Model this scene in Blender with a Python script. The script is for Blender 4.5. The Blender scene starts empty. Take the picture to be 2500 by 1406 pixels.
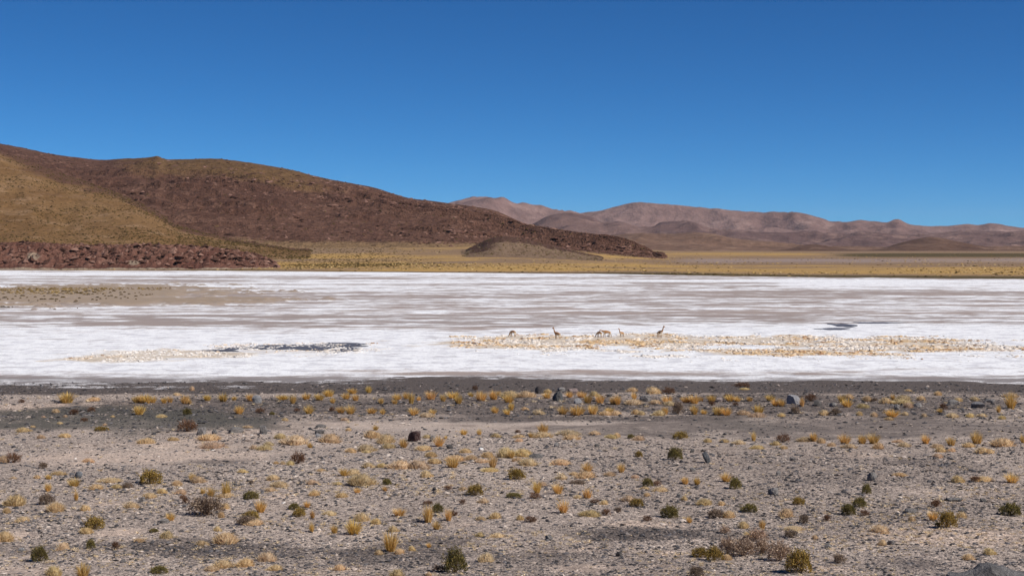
import bpy, bmesh, math, random
import numpy as np
from mathutils import Vector, Matrix

R = math.radians
scene = bpy.context.scene
COL = scene.collection

# ------------------------------------------------------------------ camera
F = 3700.0                     # focal length in photograph pixels (2500 x 1406)
CX, CY, HOR = 1250.0, 703.0, 610.0
CAMZ = 11.0                    # the camera stands on a slope 11 m above the salt
PITCH = math.atan((CY - HOR) / F)
cam = bpy.data.cameras.new('camera')
camo = bpy.data.objects.new('camera', cam)
COL.objects.link(camo)
cam.sensor_width = 36.0
cam.lens = 36.0 * F / 2500.0
cam.clip_start = 0.5
cam.clip_end = 120000.0
camo.location = (0, 0, CAMZ)
camo.rotation_euler = (math.pi / 2 - PITCH, 0, 0)
scene.camera = camo

# ------------------------------------------------------------------ sky and sun
SUN_EL, SUN_AZ = 43.0, 114.0    # azimuth clockwise from the view direction
world = bpy.data.worlds.new('World')
scene.world = world
world.use_nodes = True
wn = world.node_tree
wn.nodes.clear()
sky = wn.nodes.new('ShaderNodeTexSky')
sky.sky_type = 'NISHITA'
sky.sun_disc = False
sky.sun_elevation = R(SUN_EL)
sky.sun_rotation = R(SUN_AZ)
sky.altitude = 4200.0
sky.air_density = 0.6
sky.dust_density = 0.0
sky.ozone_density = 6.0
bg = wn.nodes.new('ShaderNodeBackground')
bg.inputs['Strength'].default_value = 0.11
wo = wn.nodes.new('ShaderNodeOutputWorld')
# one even grade over the whole sky: the deep blue of thin air at 4200 m
sep = wn.nodes.new('ShaderNodeSeparateColor'); comb = wn.nodes.new('ShaderNodeCombineColor')
wn.links.new(sky.outputs[0], sep.inputs[0])
for ch, (gain, power) in enumerate(((0.215, 1.42), (0.640, 1.15), (0.93, 1.0))):
    pw = wn.nodes.new('ShaderNodeMath'); pw.operation = 'POWER'; pw.inputs[1].default_value = power
    ml = wn.nodes.new('ShaderNodeMath'); ml.operation = 'MULTIPLY'; ml.inputs[1].default_value = gain
    wn.links.new(sep.outputs[ch], pw.inputs[0]); wn.links.new(pw.outputs[0], ml.inputs[0]); wn.links.new(ml.outputs[0], comb.inputs[ch])
wn.links.new(comb.outputs[0], bg.inputs['Color'])
wn.links.new(bg.outputs[0], wo.inputs['Surface'])
sl = bpy.data.lights.new('sun', 'SUN')
sl.energy = 5.0
sl.angle = R(0.5)
sl.color = (1.0, 0.955, 0.90)
so = bpy.data.objects.new('sun', sl)
COL.objects.link(so)
sdir = Vector((math.sin(R(SUN_AZ)) * math.cos(R(SUN_EL)), math.cos(R(SUN_AZ)) * math.cos(R(SUN_EL)), math.sin(R(SUN_EL))))
so.rotation_euler = sdir.to_track_quat('Z', 'Y').to_euler()
so.location = (60, 20, 60)
vs = scene.view_settings
vs.view_transform = 'Standard'
vs.look = 'None'
vs.gamma = 1.0
vs.exposure = 0.0
vs.use_curve_mapping = False

# ------------------------------------------------------------------ noise
def _hash(ix, iy, seed):
    h = (ix.astype(np.int64) * 374761393 + iy.astype(np.int64) * 668265263 + seed * 974711213) & 0xFFFFFFFF
    h = ((h ^ (h >> 13)) * 1274126177) & 0xFFFFFFFF
    h = ((h ^ (h >> 16)) * 2246822519) & 0xFFFFFFFF
    return ((h ^ (h >> 15)) & 0xFFFFFF) / float(0xFFFFFF)

def vnoise(x, y, seed=0):
    x = np.asarray(x, float); y = np.asarray(y, float)
    ix = np.floor(x); iy = np.floor(y)
    fx = x - ix; fy = y - iy
    fx = fx * fx * fx * (fx * (fx * 6 - 15) + 10); fy = fy * fy * fy * (fy * (fy * 6 - 15) + 10)
    a = _hash(ix, iy, seed); b = _hash(ix + 1, iy, seed); c = _hash(ix, iy + 1, seed); d = _hash(ix + 1, iy + 1, seed)
    return 2 * (a + (b - a) * fx + (c - a) * fy + (a - b - c + d) * fx * fy) - 1

def fbm(x, y, octs=4, seed=0, gain=0.5):
    s = 0; amp = 1.0; tot = 0
    c, si = 0.8, 0.6
    for k in range(octs):
        s = s + amp * vnoise(x, y, seed + k * 17)
        tot += amp; amp *= gain
        x, y = 2.03 * (c * x - si * y) + 11.3, 2.03 * (si * x + c * y) - 5.7
    return s / tot

def ridged(x, y, octs=4, seed=0, gain=0.5):
    s = 0; amp = 1.0; tot = 0
    c, si = 0.8, 0.6
    for k in range(octs):
        s = s + amp * (1 - 2 * np.abs(vnoise(x, y, seed + k * 31)))
        tot += amp; amp *= gain
        x, y = 2.07 * (c * x - si * y) + 3.3, 2.07 * (si * x + c * y) - 8.7
    return s / tot

def sstep(a, b, x):
    t = np.clip((x - a) / (b - a), 0, 1)
    return t * t * (3 - 2 * t)

def interp(x, pts):
    pts = np.array(pts, float)
    return np.interp(x, pts[:, 0], pts[:, 1])

def smooth_interp(x, pts, k=1):
    """piecewise cubic (monotone-ish) through points"""
    pts = np.array(pts, float)
    xs, ys = pts[:, 0], pts[:, 1]
    m = np.gradient(ys, xs)
    x = np.clip(np.asarray(x, float), xs[0], xs[-1])
    i = np.clip(np.searchsorted(xs, x) - 1, 0, len(xs) - 2)
    h = xs[i + 1] - xs[i]; t = (x - xs[i]) / h
    return ((2*t**3 - 3*t**2 + 1) * ys[i] + (t**3 - 2*t**2 + t) * h * m[i]
            + (-2*t**3 + 3*t**2) * ys[i+1] + (t**3 - t**2) * h * m[i+1])

# ------------------------------------------------------------------ relief of the place (metres)
def U(X, Y):                   # bearing of a place, as photograph column
    return CX + F * X / np.maximum(Y, 1.0)

def ground_base(Y):
    return smooth_interp(Y, [(-80, 9.6), (-10, 9.5), (0, 9.2), (10, 7.5), (20, 5.6), (30, 3.9), (39, 2.78), (50, 2.25),
                             (60, 1.95), (70, 1.58), (80, 1.25), (90, 0.95), (100, 0.74), (108, 0.56), (114, 0.34),
                             (120, 0.16), (128, -0.02), (136, -0.22), (150, -0.7), (175, -1.6)])

def ground_h(X, Y):
    z = ground_base(Y + 2.2 * vnoise(X / 26.0, Y / 40.0, 5) - 3.5 * np.exp(-(X / 14.0) ** 2) * sstep(105, 125, Y))
    z = z + 0.13 * fbm(X / 9.0, Y / 9.0, 3, 21) * sstep(130, 112, Y)
    z = z + 0.035 * fbm(X / 1.7, Y / 1.7, 3, 33)
    z = z + 0.05 * np.maximum(0, fbm(X / 0.9 + 40, Y / 0.9, 2, 8)) * sstep(118, 108, Y)
    z = z + 0.10 * fbm(X / 11.0, Y / 5.0, 5, 37, 0.6) * sstep(112, 122, Y)
    return z

SHORE = [(-4000, 660), (0, 660), (500, 661), (1000, 665), (1500, 669), (1700, 673), (2000, 677), (2500, 681), (6000, 690)]
def plain_h(X, Y):
    u = U(X, Y)
    ys = CAMZ * F / (interp(u, SHORE) - HOR)
    s = Y - ys
    base = np.where(s > 0, 9.0 * (1 - np.exp(-np.maximum(s, 0) / 1500.0)), np.maximum(0.003 * s, -2.0))
    fan = sstep(1680, 1150, u)
    base = base + fan * np.maximum(0, s - 40) * 0.021 * np.clip(1 - (s - 1500) / 4000, 0.2, 1)
    base = base + 0.012 * fbm(X / 14.0, Y / 14.0, 3, 77) * np.clip(1.0 + s / 60.0, 0.4, 6)
    return base

CA, SA = math.cos(PITCH), math.sin(PITCH)
def ray(u, v):
    x = (u - CX) / F; y = -(v - CY) / F
    d = Vector((x, CA + y * SA, -SA + y * CA))
    return d / d.y
def project(p):
    x, y, z = p[0], p[1], p[2] - CAMZ
    depth = y * CA - z * SA
    up = y * SA + z * CA
    return CX + F * x / depth, CY - F * up / depth

def at_ground(u, v):           # where a line of sight meets the gravel
    d = ray(u, v)
    Y = np.linspace(30, 150, 2401)
    g = ground_h(Y * d.x, Y)
    lo = CAMZ + d.z * Y
    i = int(np.argmax(g > lo))
    y = float(Y[i])
    return Vector((d.x * y, y, float(ground_h(np.array([d.x * y]), np.array([y]))[0])))

def at_flat(u, v, z=0.0):
    d = ray(u, v)
    y = (z - CAMZ) / d.z
    return Vector((d.x * y, y, z))

# ------------------------------------------------------------------ object helpers
def link(o, parent=None):
    COL.objects.link(o)
    if parent is not None:
        o.parent = parent
    return o
def tag(o, label=None, cat=None, group=None, kind=None):
    if label: o['label'] = label
    if cat: o['category'] = cat
    if group: o['group'] = group
    if kind: o['kind'] = kind
    return o
def mesh_from(name, verts, faces, smooth=False, mats=None, attrs=None, cols=None):
    """verts (n,3) array; faces (m,k) array with one k"""
    me = bpy.data.meshes.new(name)
    verts = np.asarray(verts, np.float32); faces = np.asarray(faces, np.int32)
    n, m, k = len(verts), len(faces), faces.shape[1]
    me.vertices.add(n); me.vertices.foreach_set('co', verts.ravel())
    me.loops.add(m * k); me.loops.foreach_set('vertex_index', faces.ravel())
    me.polygons.add(m)
    me.polygons.foreach_set('loop_start', np.arange(0, m * k, k, dtype=np.int32))
    me.polygons.foreach_set('loop_total', np.full(m, k, np.int32))
    me.polygons.foreach_set('use_smooth', np.full(m, smooth, bool))
    me.update(calc_edges=True)
    me.validate()
    for nm, a in (attrs or {}).items():
        at = me.attributes.new(nm, 'FLOAT', 'POINT')
        at.data.foreach_set('value', np.asarray(a, np.float32).ravel())
    if cols is not None:
        at = me.attributes.new('tint', 'FLOAT_COLOR', 'POINT')
        c = np.ones((n, 4), np.float32); c[:, :3] = cols
        at.data.foreach_set('color', c.ravel())
    for m_ in (mats or []):
        me.materials.append(m_)
    return me

def grid_mesh(name, X, Y, Z, mat, attrs=None, smooth=True):
    r, c = X.shape
    idx = np.arange(r * c).reshape(r, c)
    f = np.stack([idx[:-1, :-1], idx[:-1, 1:], idx[1:, 1:], idx[1:, :-1]], -1).reshape(-1, 4)
    v = np.stack([X, Y, Z], -1).reshape(-1, 3)
    me = mesh_from(name, v, f, smooth, [mat], attrs)
    return link(bpy.data.objects.new(name, me))

# ------------------------------------------------------------------ materials
class MT:
    def __init__(s, name, rough=0.9, spec=0.2):
        s.m = bpy.data.materials.new(name); s.m.use_nodes = True
        s.t = s.m.node_tree; s.t.nodes.clear()
        s.b = s.t.nodes.new('ShaderNodeBsdfPrincipled')
        s.o = s.t.nodes.new('ShaderNodeOutputMaterial')
        s.t.links.new(s.b.outputs[0], s.o.inputs['Surface'])
        s.b.inputs['Roughness'].default_value = rough
        s.b.inputs['Specular IOR Level'].default_value = spec
        s._pos = None
    def put(s, sock, val):
        if isinstance(val, bpy.types.NodeSocket): s.t.links.new(val, sock)
        elif isinstance(val, (tuple, list)) and len(val) == 3 and sock.type == 'RGBA': sock.default_value = (*val, 1)
        else: sock.default_value = val
    def n(s, typ, out=0, **kw):
        nd = s.t.nodes.new(typ)
        ins = kw.pop('ins', {})
        for k, v in kw.items(): setattr(nd, k, v)
        for k, v in ins.items(): s.put(nd.inputs[k], v)
        return nd.outputs[out]
    def pos(s):
        if s._pos is None:
            s._pos = s.n('ShaderNodeNewGeometry')
        return s._pos
    def obj(s): return s.n('ShaderNodeTexCoord', 3)
    def mapv(s, vec, scale): return s.n('ShaderNodeMapping', ins={'Vector': vec, 'Scale': scale})
    def noise(s, vec, scale, detail=4, rough=0.55, dist=0.0):
        return s.n('ShaderNodeTexNoise', ins={'Vector': vec, 'Scale': scale, 'Detail': detail, 'Roughness': rough, 'Distortion': dist})
    def voro(s, vec, scale, out=0, feature='F1'):
        return s.n('ShaderNodeTexVoronoi', out, feature=feature, ins={'Vector': vec, 'Scale': scale})
    def attr(s, name, out=2): return s.n('ShaderNodeAttribute', out, attribute_name=name)
    def math(s, op, a, b=0.0, clamp=False):
        nd = s.t.nodes.new('ShaderNodeMath'); nd.operation = op; nd.use_clamp = clamp
        s.put(nd.inputs[0], a); s.put(nd.inputs[1], b)
        return nd.outputs[0]
    def rng(s, v, a, b, c=0.0, d=1.0):
        nd = s.t.nodes.new('ShaderNodeMapRange'); nd.interpolation_type = 'SMOOTHSTEP'
        for k, val in zip(('Value', 'From Min', 'From Max', 'To Min', 'To Max'), (v, a, b, c, d)): s.put(nd.inputs[k], val)
        return nd.outputs[0]
    def mix(s, f, a, b, mode='MIX'):
        nd = s.t.nodes.new('ShaderNodeMix'); nd.data_type = 'RGBA'; nd.blend_type = mode
        s.put(nd.inputs['Factor'], f); s.put(nd.inputs['A'], a); s.put(nd.inputs['B'], b)
        return [o for o in nd.outputs if o.type == 'RGBA'][0]
    def ramp(s, f, stops):
        nd = s.t.nodes.new('ShaderNodeValToRGB'); s.put(nd.inputs[0], f)
        cr = nd.color_ramp
        while len(cr.elements) < len(stops): cr.elements.new(0.5)
        for e, (p, c) in zip(cr.elements, stops): e.position = p; e.color = (*c, 1)
        return nd.outputs[0]
    def bump(s, h, strength, dist):
        return s.n('ShaderNodeBump', ins={'Height': h, 'Strength': strength, 'Distance': dist})
    def done(s, col, normal=None, rough=None):
        s.put(s.b.inputs['Base Color'], col)
        if normal is not None: s.put(s.b.inputs['Normal'], normal)
        if rough is not None: s.put(s.b.inputs['Roughness'], rough)
        return s.m

def mat_gravel():
    m = MT('gravel_material', 0.95, 0.12)
    p = m.pos()
    big = m.noise(p, 0.16, 5, 0.6)
    mid = m.noise(p, 1.1, 5, 0.65)
    fine = m.noise(p, 7.0, 4, 0.7)
    sand = m.rng(m.math('ADD', m.attr('sand'), m.math('MULTIPLY', m.math('SUBTRACT', mid, 0.5), 1.5)), 0.1, 0.9)
    dark = m.rng(m.math('ADD', m.attr('dark'), m.math('MULTIPLY', m.math('SUBTRACT', mid, 0.5), 0.7)), 0.1, 0.8)
    base = m.ramp(big, [(0.3, (0.36, 0.295, 0.250)), (0.7, (0.49, 0.405, 0.342))])
    c = m.mix(sand, base, (0.58, 0.455, 0.365))
    c = m.mix(dark, c, (0.120, 0.099, 0.088))
    c = m.mix(m.math('MULTIPLY', m.attr('olive'), 0.9), c, (0.105, 0.098, 0.082))
    sl_n = m.math('ADD', m.attr('saltmix'), m.math('ADD', m.math('MULTIPLY', m.math('SUBTRACT', mid, 0.5), 1.1), m.math('MULTIPLY', m.math('SUBTRACT', fine, 0.5), 0.5)))
    c = m.mix(m.rng(sl_n, 0.45, 0.75), c, (0.72, 0.70, 0.70))
    # pebbles: one random tone per cell
    cell = m.voro(p, 13.0, 1)
    cellv = m.n('ShaderNodeSeparateColor', 0, ins={'Color': cell})
    tone = m.ramp(cellv, [(0.0, (0.22, 0.215, 0.22)), (0.38, (0.62, 0.60, 0.60)), (0.62, (1.0, 1.0, 1.0)), (0.86, (1.28, 1.25, 1.2)), (1.0, (1.75, 1.7, 1.65))])
    amt = m.math('SUBTRACT', 1.0, m.math('MULTIPLY', m.attr('smooth'), 0.55))
    c = m.mix(m.math('MULTIPLY', amt, 0.85), c, m.mix(1.0, c, tone, 'MULTIPLY'))
    cell2 = m.n('ShaderNodeSeparateColor', 1, ins={'Color': m.voro(p, 31.0, 1)})
    tone2 = m.ramp(cell2, [(0.0, (0.55, 0.54, 0.54)), (0.5, (1, 1, 1)), (1.0, (1.35, 1.32, 1.28))])
    c = m.mix(0.7, c, m.mix(1.0, c, tone2, 'MULTIPLY'))
    h = m.math('ADD', m.math('MULTIPLY', m.voro(p, 13.0), -0.7), m.math('MULTIPLY', fine, 0.6))
    return m.done(c, m.bump(h, m.math('MULTIPLY', amt, 0.8), 0.05))

def mat_salt():
    m = MT('salt_material', 0.75, 0.25)
    p = m.pos()
    n1 = m.noise(p, 0.35, 6, 0.65)
    n2 = m.noise(p, 2.2, 5, 0.7)
    n3 = m.noise(p, 9.0, 3, 0.7)
    e = m.math('ADD', m.attr('mud'), m.math('ADD', m.math('MULTIPLY', m.math('SUBTRACT', n1, 0.5), 1.0),
                                            m.math('MULTIPLY', m.math('SUBTRACT', n2, 0.5), 0.75)))
    e = m.math('ADD', e, m.math('MULTIPLY', m.math('SUBTRACT', n3, 0.5), 0.35))
    mud = m.rng(e, 0.20, 0.86)
    mudc = m.mix(m.noise(p, 0.05, 3), (0.36, 0.292, 0.262), (0.43, 0.335, 0.275))
    mudc = m.mix(m.attr('tan'), mudc, (0.38, 0.275, 0.175))
    mudc = m.mix(m.attr('grey'), mudc, (0.24, 0.215, 0.205))
    white = m.mix(m.rng(n2, 0.33, 0.50), (0.62, 0.61, 0.63), (0.95, 0.94, 0.925))
    white = m.mix(m.math('MULTIPLY', m.rng(n1, 0.46, 0.62), 0.7), white, (0.60, 0.585, 0.605))
    c = m.mix(mud, white, mudc)
    oc = m.rng(m.math('ADD', m.attr('ochre'), m.math('MULTIPLY', m.math('SUBTRACT', n2, 0.5), 1.2)), 0.25, 0.9)
    c = m.mix(m.math('MULTIPLY', oc, 0.8), c, m.mix(m.rng(n2, 0.4, 0.6), (0.46, 0.33, 0.20), (0.74, 0.62, 0.46)))
    spk = m.rng(m.noise(p, 1.1, 4, 0.65), 0.57, 0.66)
    c = m.mix(m.math('MULTIPLY', spk, 0.6), c, (0.3, 0.27, 0.26))
    h = m.math('ADD', m.math('MULTIPLY', n2, 1.0), m.math('MULTIPLY', n3, 0.4))
    return m.done(c, m.bump(h, 0.6, 0.2))

def mat_plain():
    m = MT('plain_material', 0.95, 0.1)
    p = m.pos()
    n1 = m.noise(p, 0.012, 5, 0.65)
    n2 = m.noise(p, 0.12, 4, 0.7)
    base = m.mix(n1, (0.215, 0.138, 0.080), (0.29, 0.192, 0.115))
    jit = m.math('ADD', m.math('MULTIPLY', m.math('SUBTRACT', n1, 0.5), 0.9), m.math('MULTIPLY', m.math('SUBTRACT', n2, 0.5), 0.9))
    gold = m.rng(m.math('ADD', m.attr('gold'), jit), 0.2, 0.8)
    pink = m.rng(m.math('ADD', m.attr('pink'), jit), 0.2, 0.8)
    dark = m.rng(m.math('ADD', m.attr('dark'), jit), 0.25, 0.75)
    c = m.mix(pink, base, (0.30, 0.225, 0.19))
    c = m.mix(gold, c, (0.43, 0.265, 0.092))
    c = m.mix(dark, c, (0.10, 0.072, 0.030))
    c = m.mix(0.7, c, m.mix(1.0, c, m.ramp(m.noise(p, 0.5, 2, 0.7), [(0.3, (0.6, 0.6, 0.6)), (0.7, (1.25, 1.25, 1.25))]), 'MULTIPLY'))
    return m.done(c, m.bump(n2, 0.5, 1.0))

def mat_hill(name, c1, c2, c3, s1, s2, s3, bump=0.6, bdist=3.0, attrc=None, fine=0.8):
    m = MT(name, 0.95, 0.1)
    p = m.pos()
    a = m.noise(p, s1, 5, 0.6); b = m.noise(p, s2, 5, 0.7); d = m.noise(p, s3, 3, 0.7)
    c = m.mix(m.rng(a, 0.38, 0.62), c1, c2)
    c = m.mix(m.math('MULTIPLY', m.rng(b, 0.5, 0.68), 0.8), c, c3)
    for nm, cc in (attrc or []):
        c = m.mix(m.rng(m.math('ADD', m.attr(nm), m.math('MULTIPLY', m.math('SUBTRACT', b, 0.5), 1.0)), 0.25, 0.75), c, cc)
    c = m.mix(fine, c, m.mix(1.0, c, m.ramp(d, [(0.3, (0.6, 0.6, 0.6)), (0.7, (1.3, 1.3, 1.3))]), 'MULTIPLY'))
    h = m.math('ADD', b, m.math('MULTIPLY', d, 0.5))
    return m.done(c, m.bump(h, bump, bdist))

def mat_tint(name, rough=0.9, spec=0.15, var=0.25, scale=3.0, objcol=False, translucent=False):
    """colour from the mesh's own tint, varied a little by noise; optional per-object tone"""
    m = MT(name, rough, spec)
    c = m.attr('tint', 0)
    if objcol:
        c = m.mix(1.0, c, m.n('ShaderNodeObjectInfo', 1), 'MULTIPLY')
    d = m.noise(m.pos(), scale, 3, 0.7)
    c = m.mix(1.0, c, m.ramp(d, [(0.3, (1 - var,) * 3), (0.7, (1 + var,) * 3)]), 'MULTIPLY')
    if translucent:                      # thin dry blades let light through
        tr = m.t.nodes.new('ShaderNodeBsdfTranslucent'); ms = m.t.nodes.new('ShaderNodeMixShader')
        ms.inputs[0].default_value = 0.35
        m.t.links.new(c, tr.inputs['Color']); m.t.links.new(m.b.outputs[0], ms.inputs[1]); m.t.links.new(tr.outputs[0], ms.inputs[2])
        m.t.links.new(ms.outputs[0], m.o.inputs['Surface'])
    return m.done(c)

def mat_rock():
    m = MT('rock_material', 0.9, 0.2)
    o = m.obj()
    p = m.pos()
    a = m.noise(o, 2.2, 5, 0.7); b = m.noise(p, 9.0, 4, 0.75)
    c = m.ramp(a, [(0.3, (0.62, 0.60, 0.58)), (0.5, (1.15, 1.12, 1.08)), (0.72, (1.75, 1.68, 1.6))])
    c = m.mix(1.0, c, m.n('ShaderNodeObjectInfo', 1), 'MULTIPLY')
    c = m.mix(m.math('MULTIPLY', m.rng(b, 0.56, 0.68), 0.5), c, (0.36, 0.34, 0.31))
    return m.done(c, m.bump(m.math('ADD', a, b), 1.0, 0.15))

M_GRAVEL, M_SALT, M_PLAIN, M_ROCK = mat_gravel(), mat_salt(), mat_plain(), mat_rock()
M_STONE = mat_tint('loose_stone_material', 0.9, 0.15, 0.2, 20.0)
M_SCRUB = mat_tint('far_scrub_material', 0.95, 0.05, 0.25, 0.6)
M_GRASS = mat_tint('dry_grass_material', 0.75, 0.2, 0.15, 9.0, True, True)
M_LEAF = mat_tint('shrub_material', 0.8, 0.15, 0.25, 12.0, True, True)
M_CRUST = mat_tint('salt_crust_material', 0.8, 0.2, 0.18, 4.0)
M_FUR = mat_tint('fleece_material', 0.95, 0.05, 0.12, 14.0)

# ------------------------------------------------------------------ the setting: near ground
def zone(X, Y, items, plane='ground'):
    """soft patches: (column, row, half width, half height, strength) of the photograph, laid on the ground in metres"""
    out = np.zeros_like(X)
    wx = 1 + 0 * X
    nx = fbm(X / 4.0, Y / 4.0, 5, 91, 0.6) * 0.95 + 0.4 * fbm(X / 14.0, Y / 10.0, 2, 92)
    for (u, v, ru, rv, s) in items:
        pt = at_ground(u, v) if plane == 'ground' else at_flat(u, v)
        sc = F / pt.y
        rx = ru / sc
        p2 = at_ground(u, v - rv) if plane == 'ground' else at_flat(u, v - rv)
        p3 = at_ground(u, min(v + rv, 1450)) if plane == 'ground' else at_flat(u, v + rv)
        ry = max((p2.y - p3.y) / 2, 0.3)
        d = np.sqrt(((X - pt.x) / rx) ** 2 + ((Y - (p2.y + p3.y) / 2) / ry) ** 2) + nx
        out = np.maximum(out, s * sstep(1.4, 0.35, d))
    return out

SANDS = [(300, 1118, 420, 30, 0.62), (140, 993, 200, 9, 0.75), (330, 990, 60, 9, 0.8), (560, 1062, 130, 22, 0.55), (850, 1035, 250, 10, 0.45),
         (1330, 1040, 300, 9, 0.40), (250, 1230, 90, 14, 0.7), (300, 1298, 90, 14, 0.9), (40, 1305, 60, 14, 0.9), (80, 1390, 150, 20, 0.7),
         (690, 1210, 45, 9, 0.8), (780, 1330, 70, 12, 0.6), (820, 1398, 110, 14, 0.75), (1430, 1388, 120, 16, 0.85), (1440, 1340, 60, 8, 0.7),
         (1380, 1345, 100, 6, 0.6), (1620, 1352, 60, 12, 0.6), (1760, 1120, 60, 10, 0.6), (1900, 1100, 300, 14, 0.3), (2100, 1110, 100, 12, 0.6),
         (2020, 1390, 120, 16, 0.7), (2330, 1310, 180, 26, 0.7), (1560, 1282, 110, 8, 0.6), (2250, 1200, 80, 14, 0.5), (1120, 1280, 60, 7, 0.5),
         (480, 1050, 120, 7, 0.5), (490, 985, 40, 10, 0.7), (1600, 1385, 90, 20, 0.5), (500, 1395, 120, 14, 0.4), (640, 1240, 300, 20, 0.25)]
DARKS = [(0, 930, 900, 30, 0.7), (900, 935, 700, 24, 0.62), (1800, 938, 900, 22, 0.72), (2300, 945, 500, 30, 0.7), (600, 998, 420, 36, 0.62),
         (1250, 990, 640, 36, 0.62), (1350, 1023, 480, 9, 0.66), (2050, 1045, 640, 30, 0.56), (2400, 1050, 260, 30, 0.52), (2050, 1180, 620, 110, 0.34), (1250, 1385, 1400, 60, 0.36), (1700, 1230, 300, 40, 0.25), (520, 1128, 120, 9, 0.5), (2050, 990, 640, 36, 0.62),
         (500, 1345, 560, 32, 0.62), (1000, 1340, 260, 46, 0.55), (1580, 1305, 260, 18, 0.65), (2300, 1140, 220, 30, 0.45), (1800, 1310, 180, 18, 0.45),
         (2250, 1375, 230, 26, 0.55), (1300, 1360, 220, 30, 0.5), (1900, 1150, 260, 26, 0.35), (880, 1112, 70, 5, 0.4), (930, 1390, 80, 16, 0.4)]
OLIVES = [(150, 1026, 400, 26, 1.0), (450, 1030, 220, 18, 0.9), (1830, 1040, 90, 14, 0.25)]
SMOOTHS = [(250, 1030, 400, 18, 0.5), (300, 1120, 420, 28, 0.6), (1200, 1036, 560, 18, 1.0), (2050, 1048, 640, 28, 1.0), (700, 1100, 200, 20, .5), (0, 940, 1200, 18, .6), (1500, 938, 1200, 18, .6), (300, 1298, 90, 12, 0.7), (40, 1305, 60, 12, 0.7), (1430, 1388, 110, 14, 0.6)]

a_d = np.linspace(-0.365, 0.365, 430)
a_s = np.geomspace(0.375, 4.0, 24)
A = np.concatenate([-a_s[::-1], a_d, a_s])
rows = np.concatenate([np.linspace(-70, 30, 26), np.linspace(31, 36, 6), np.geomspace(36.5, 138, 420), np.linspace(140, 172, 10)])
XX = A[None, :] * np.maximum(rows, 22)[:, None]
YY = np.repeat(rows[:, None], len(A), 1)
ZZ = ground_h(XX, YY)
g_sand = zone(XX, YY, SANDS); g_dark = zone(XX, YY, DARKS); g_olive = zone(XX, YY, OLIVES); g_smooth = zone(XX, YY, SMOOTHS)
g_dark = np.maximum(g_dark, 0.88 * sstep(109, 114, YY + 2.0 * fbm(XX / 9, YY / 5, 3, 95)))
o = grid_mesh('gravel_ground', XX, YY, ZZ, M_GRAVEL, {'sand': g_sand, 'dark': g_dark, 'olive': g_olive, 'smooth': g_smooth,
               'saltmix': sstep(0.22, -0.05, ZZ) * 0.75 * (YY > 100) + 0.35 * fbm(XX / 9, YY / 3, 4, 97, 0.6) * sstep(0.3, 0.1, ZZ) * (YY > 100)})
tag(o, kind='structure')
GRID_A, GRID_R = A, rows
def sample(grid, X, Y):
    a = X / np.maximum(Y, 22)
    i = np.clip(np.searchsorted(GRID_R, Y), 0, len(GRID_R) - 1)
    j = np.clip(np.searchsorted(GRID_A, a), 0, len(GRID_A) - 1)
    return grid[i, j]

# ------------------------------------------------------------------ salt flat
v_rows = np.concatenate([np.linspace(652, 700, 130), np.linspace(700.4, 960, 330)])
s_rows = CAMZ * F / (v_rows[::-1] - HOR)
s_rows = np.concatenate([np.linspace(60, s_rows[0] - 1, 4), s_rows, np.linspace(s_rows[-1] + 20, 1500, 5)])
A2 = np.concatenate([-np.geomspace(0.37, 4, 16)[::-1], np.linspace(-0.36, 0.36, 300), np.geomspace(0.37, 4, 16)])
SX = A2[None, :] * s_rows[:, None]
SY = np.repeat(s_rows[:, None], len(A2), 1)
sv = HOR + CAMZ * F / SY
su = U(SX, SY)
base_mud = interp(sv, [(650, .35), (662, .15), (668, .18), (674, .5), (690, .50), (697, .40), (704, .42), (712, .66), (730, .70), (745, .65), (752, .49), (762, .60), (785, .66), (797, .54), (806, .26), (820, .16), (840, .12), (895, .12), (900, .10), (907, .30), (914, .45), (922, .58), (932, .85), (960, 1)])
far = sstep(300, 520, SY)
st = 1.5 * (0.17 * fbm(SX / 60.0, SY / 24.0, 3, 3) * (1 + 2.2 * far) + 0.34 * fbm(SX / 18.0, SY / 6.5, 4, 13, 0.6) + 0.55 * fbm(SX / 7.0, SY / 2.6, 4, 23, 0.65))
st2 = 1.5 * fbm(SX / 13.0, SY / 5.0, 5, 27, 0.65)
mud = base_mud + st * (0.42 + 0.58 * sstep(830, 790, sv)) + 0.14 * st2 + 0.25 * st2 * sstep(895, 915, sv)
mud = mud - 0.34 * np.exp(-((sv - 668) / 3.5) ** 2) * sstep(1500, 900, su)
mud = mud - 0.5 * np.exp(-((sv - 699) / 3.5) ** 2) * sstep(1100, 700, su)
mud = mud - 0.5 * np.exp(-((sv - 687 - (su - 1900) * 0.003) / 3.0) ** 2) * sstep(1500, 1750, su)
mud = mud - 0.30 * sstep(1300, 1750, su) * sstep(775, 790, sv) * sstep(835, 815, sv)
mud = mud + 0.35 * zone(SX, SY, [(1270, 795, 110, 5, 1), (1830, 770, 260, 9, 1), (1480, 764, 300, 5, .8), (400, 790, 420, 9, .9), (560, 770, 300, 5, .6), (1960, 912, 40, 3, 1), (2080, 908, 30, 3, 1), (430, 905, 160, 3, .7), (1100, 912, 160, 3, .8), (1500, 905, 160, 3, .6)], 'flat')
tan = np.clip(1.7 * zone(SX, SY, [(20, 724, 440, 24, 1.0), (330, 737, 330, 10, .7)], 'flat'), 0, 1)
mud = np.maximum(mud, 1.3 * tan)
ochre = zone(SX, SY, [(1390, 836, 280, 16, 1.2), (1640, 841, 220, 22, 1.2), (1900, 834, 300, 15, 1.2), (1960, 858, 420, 14, 1.), (2250, 842, 240, 20, 1.1), (2430, 853, 120, 14, .7),
                      (300, 873, 140, 13, 1.2), (430, 864, 220, 12, .9), (700, 859, 200, 12, .5), (250, 808, 160, 4, .35)], 'flat')
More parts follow.
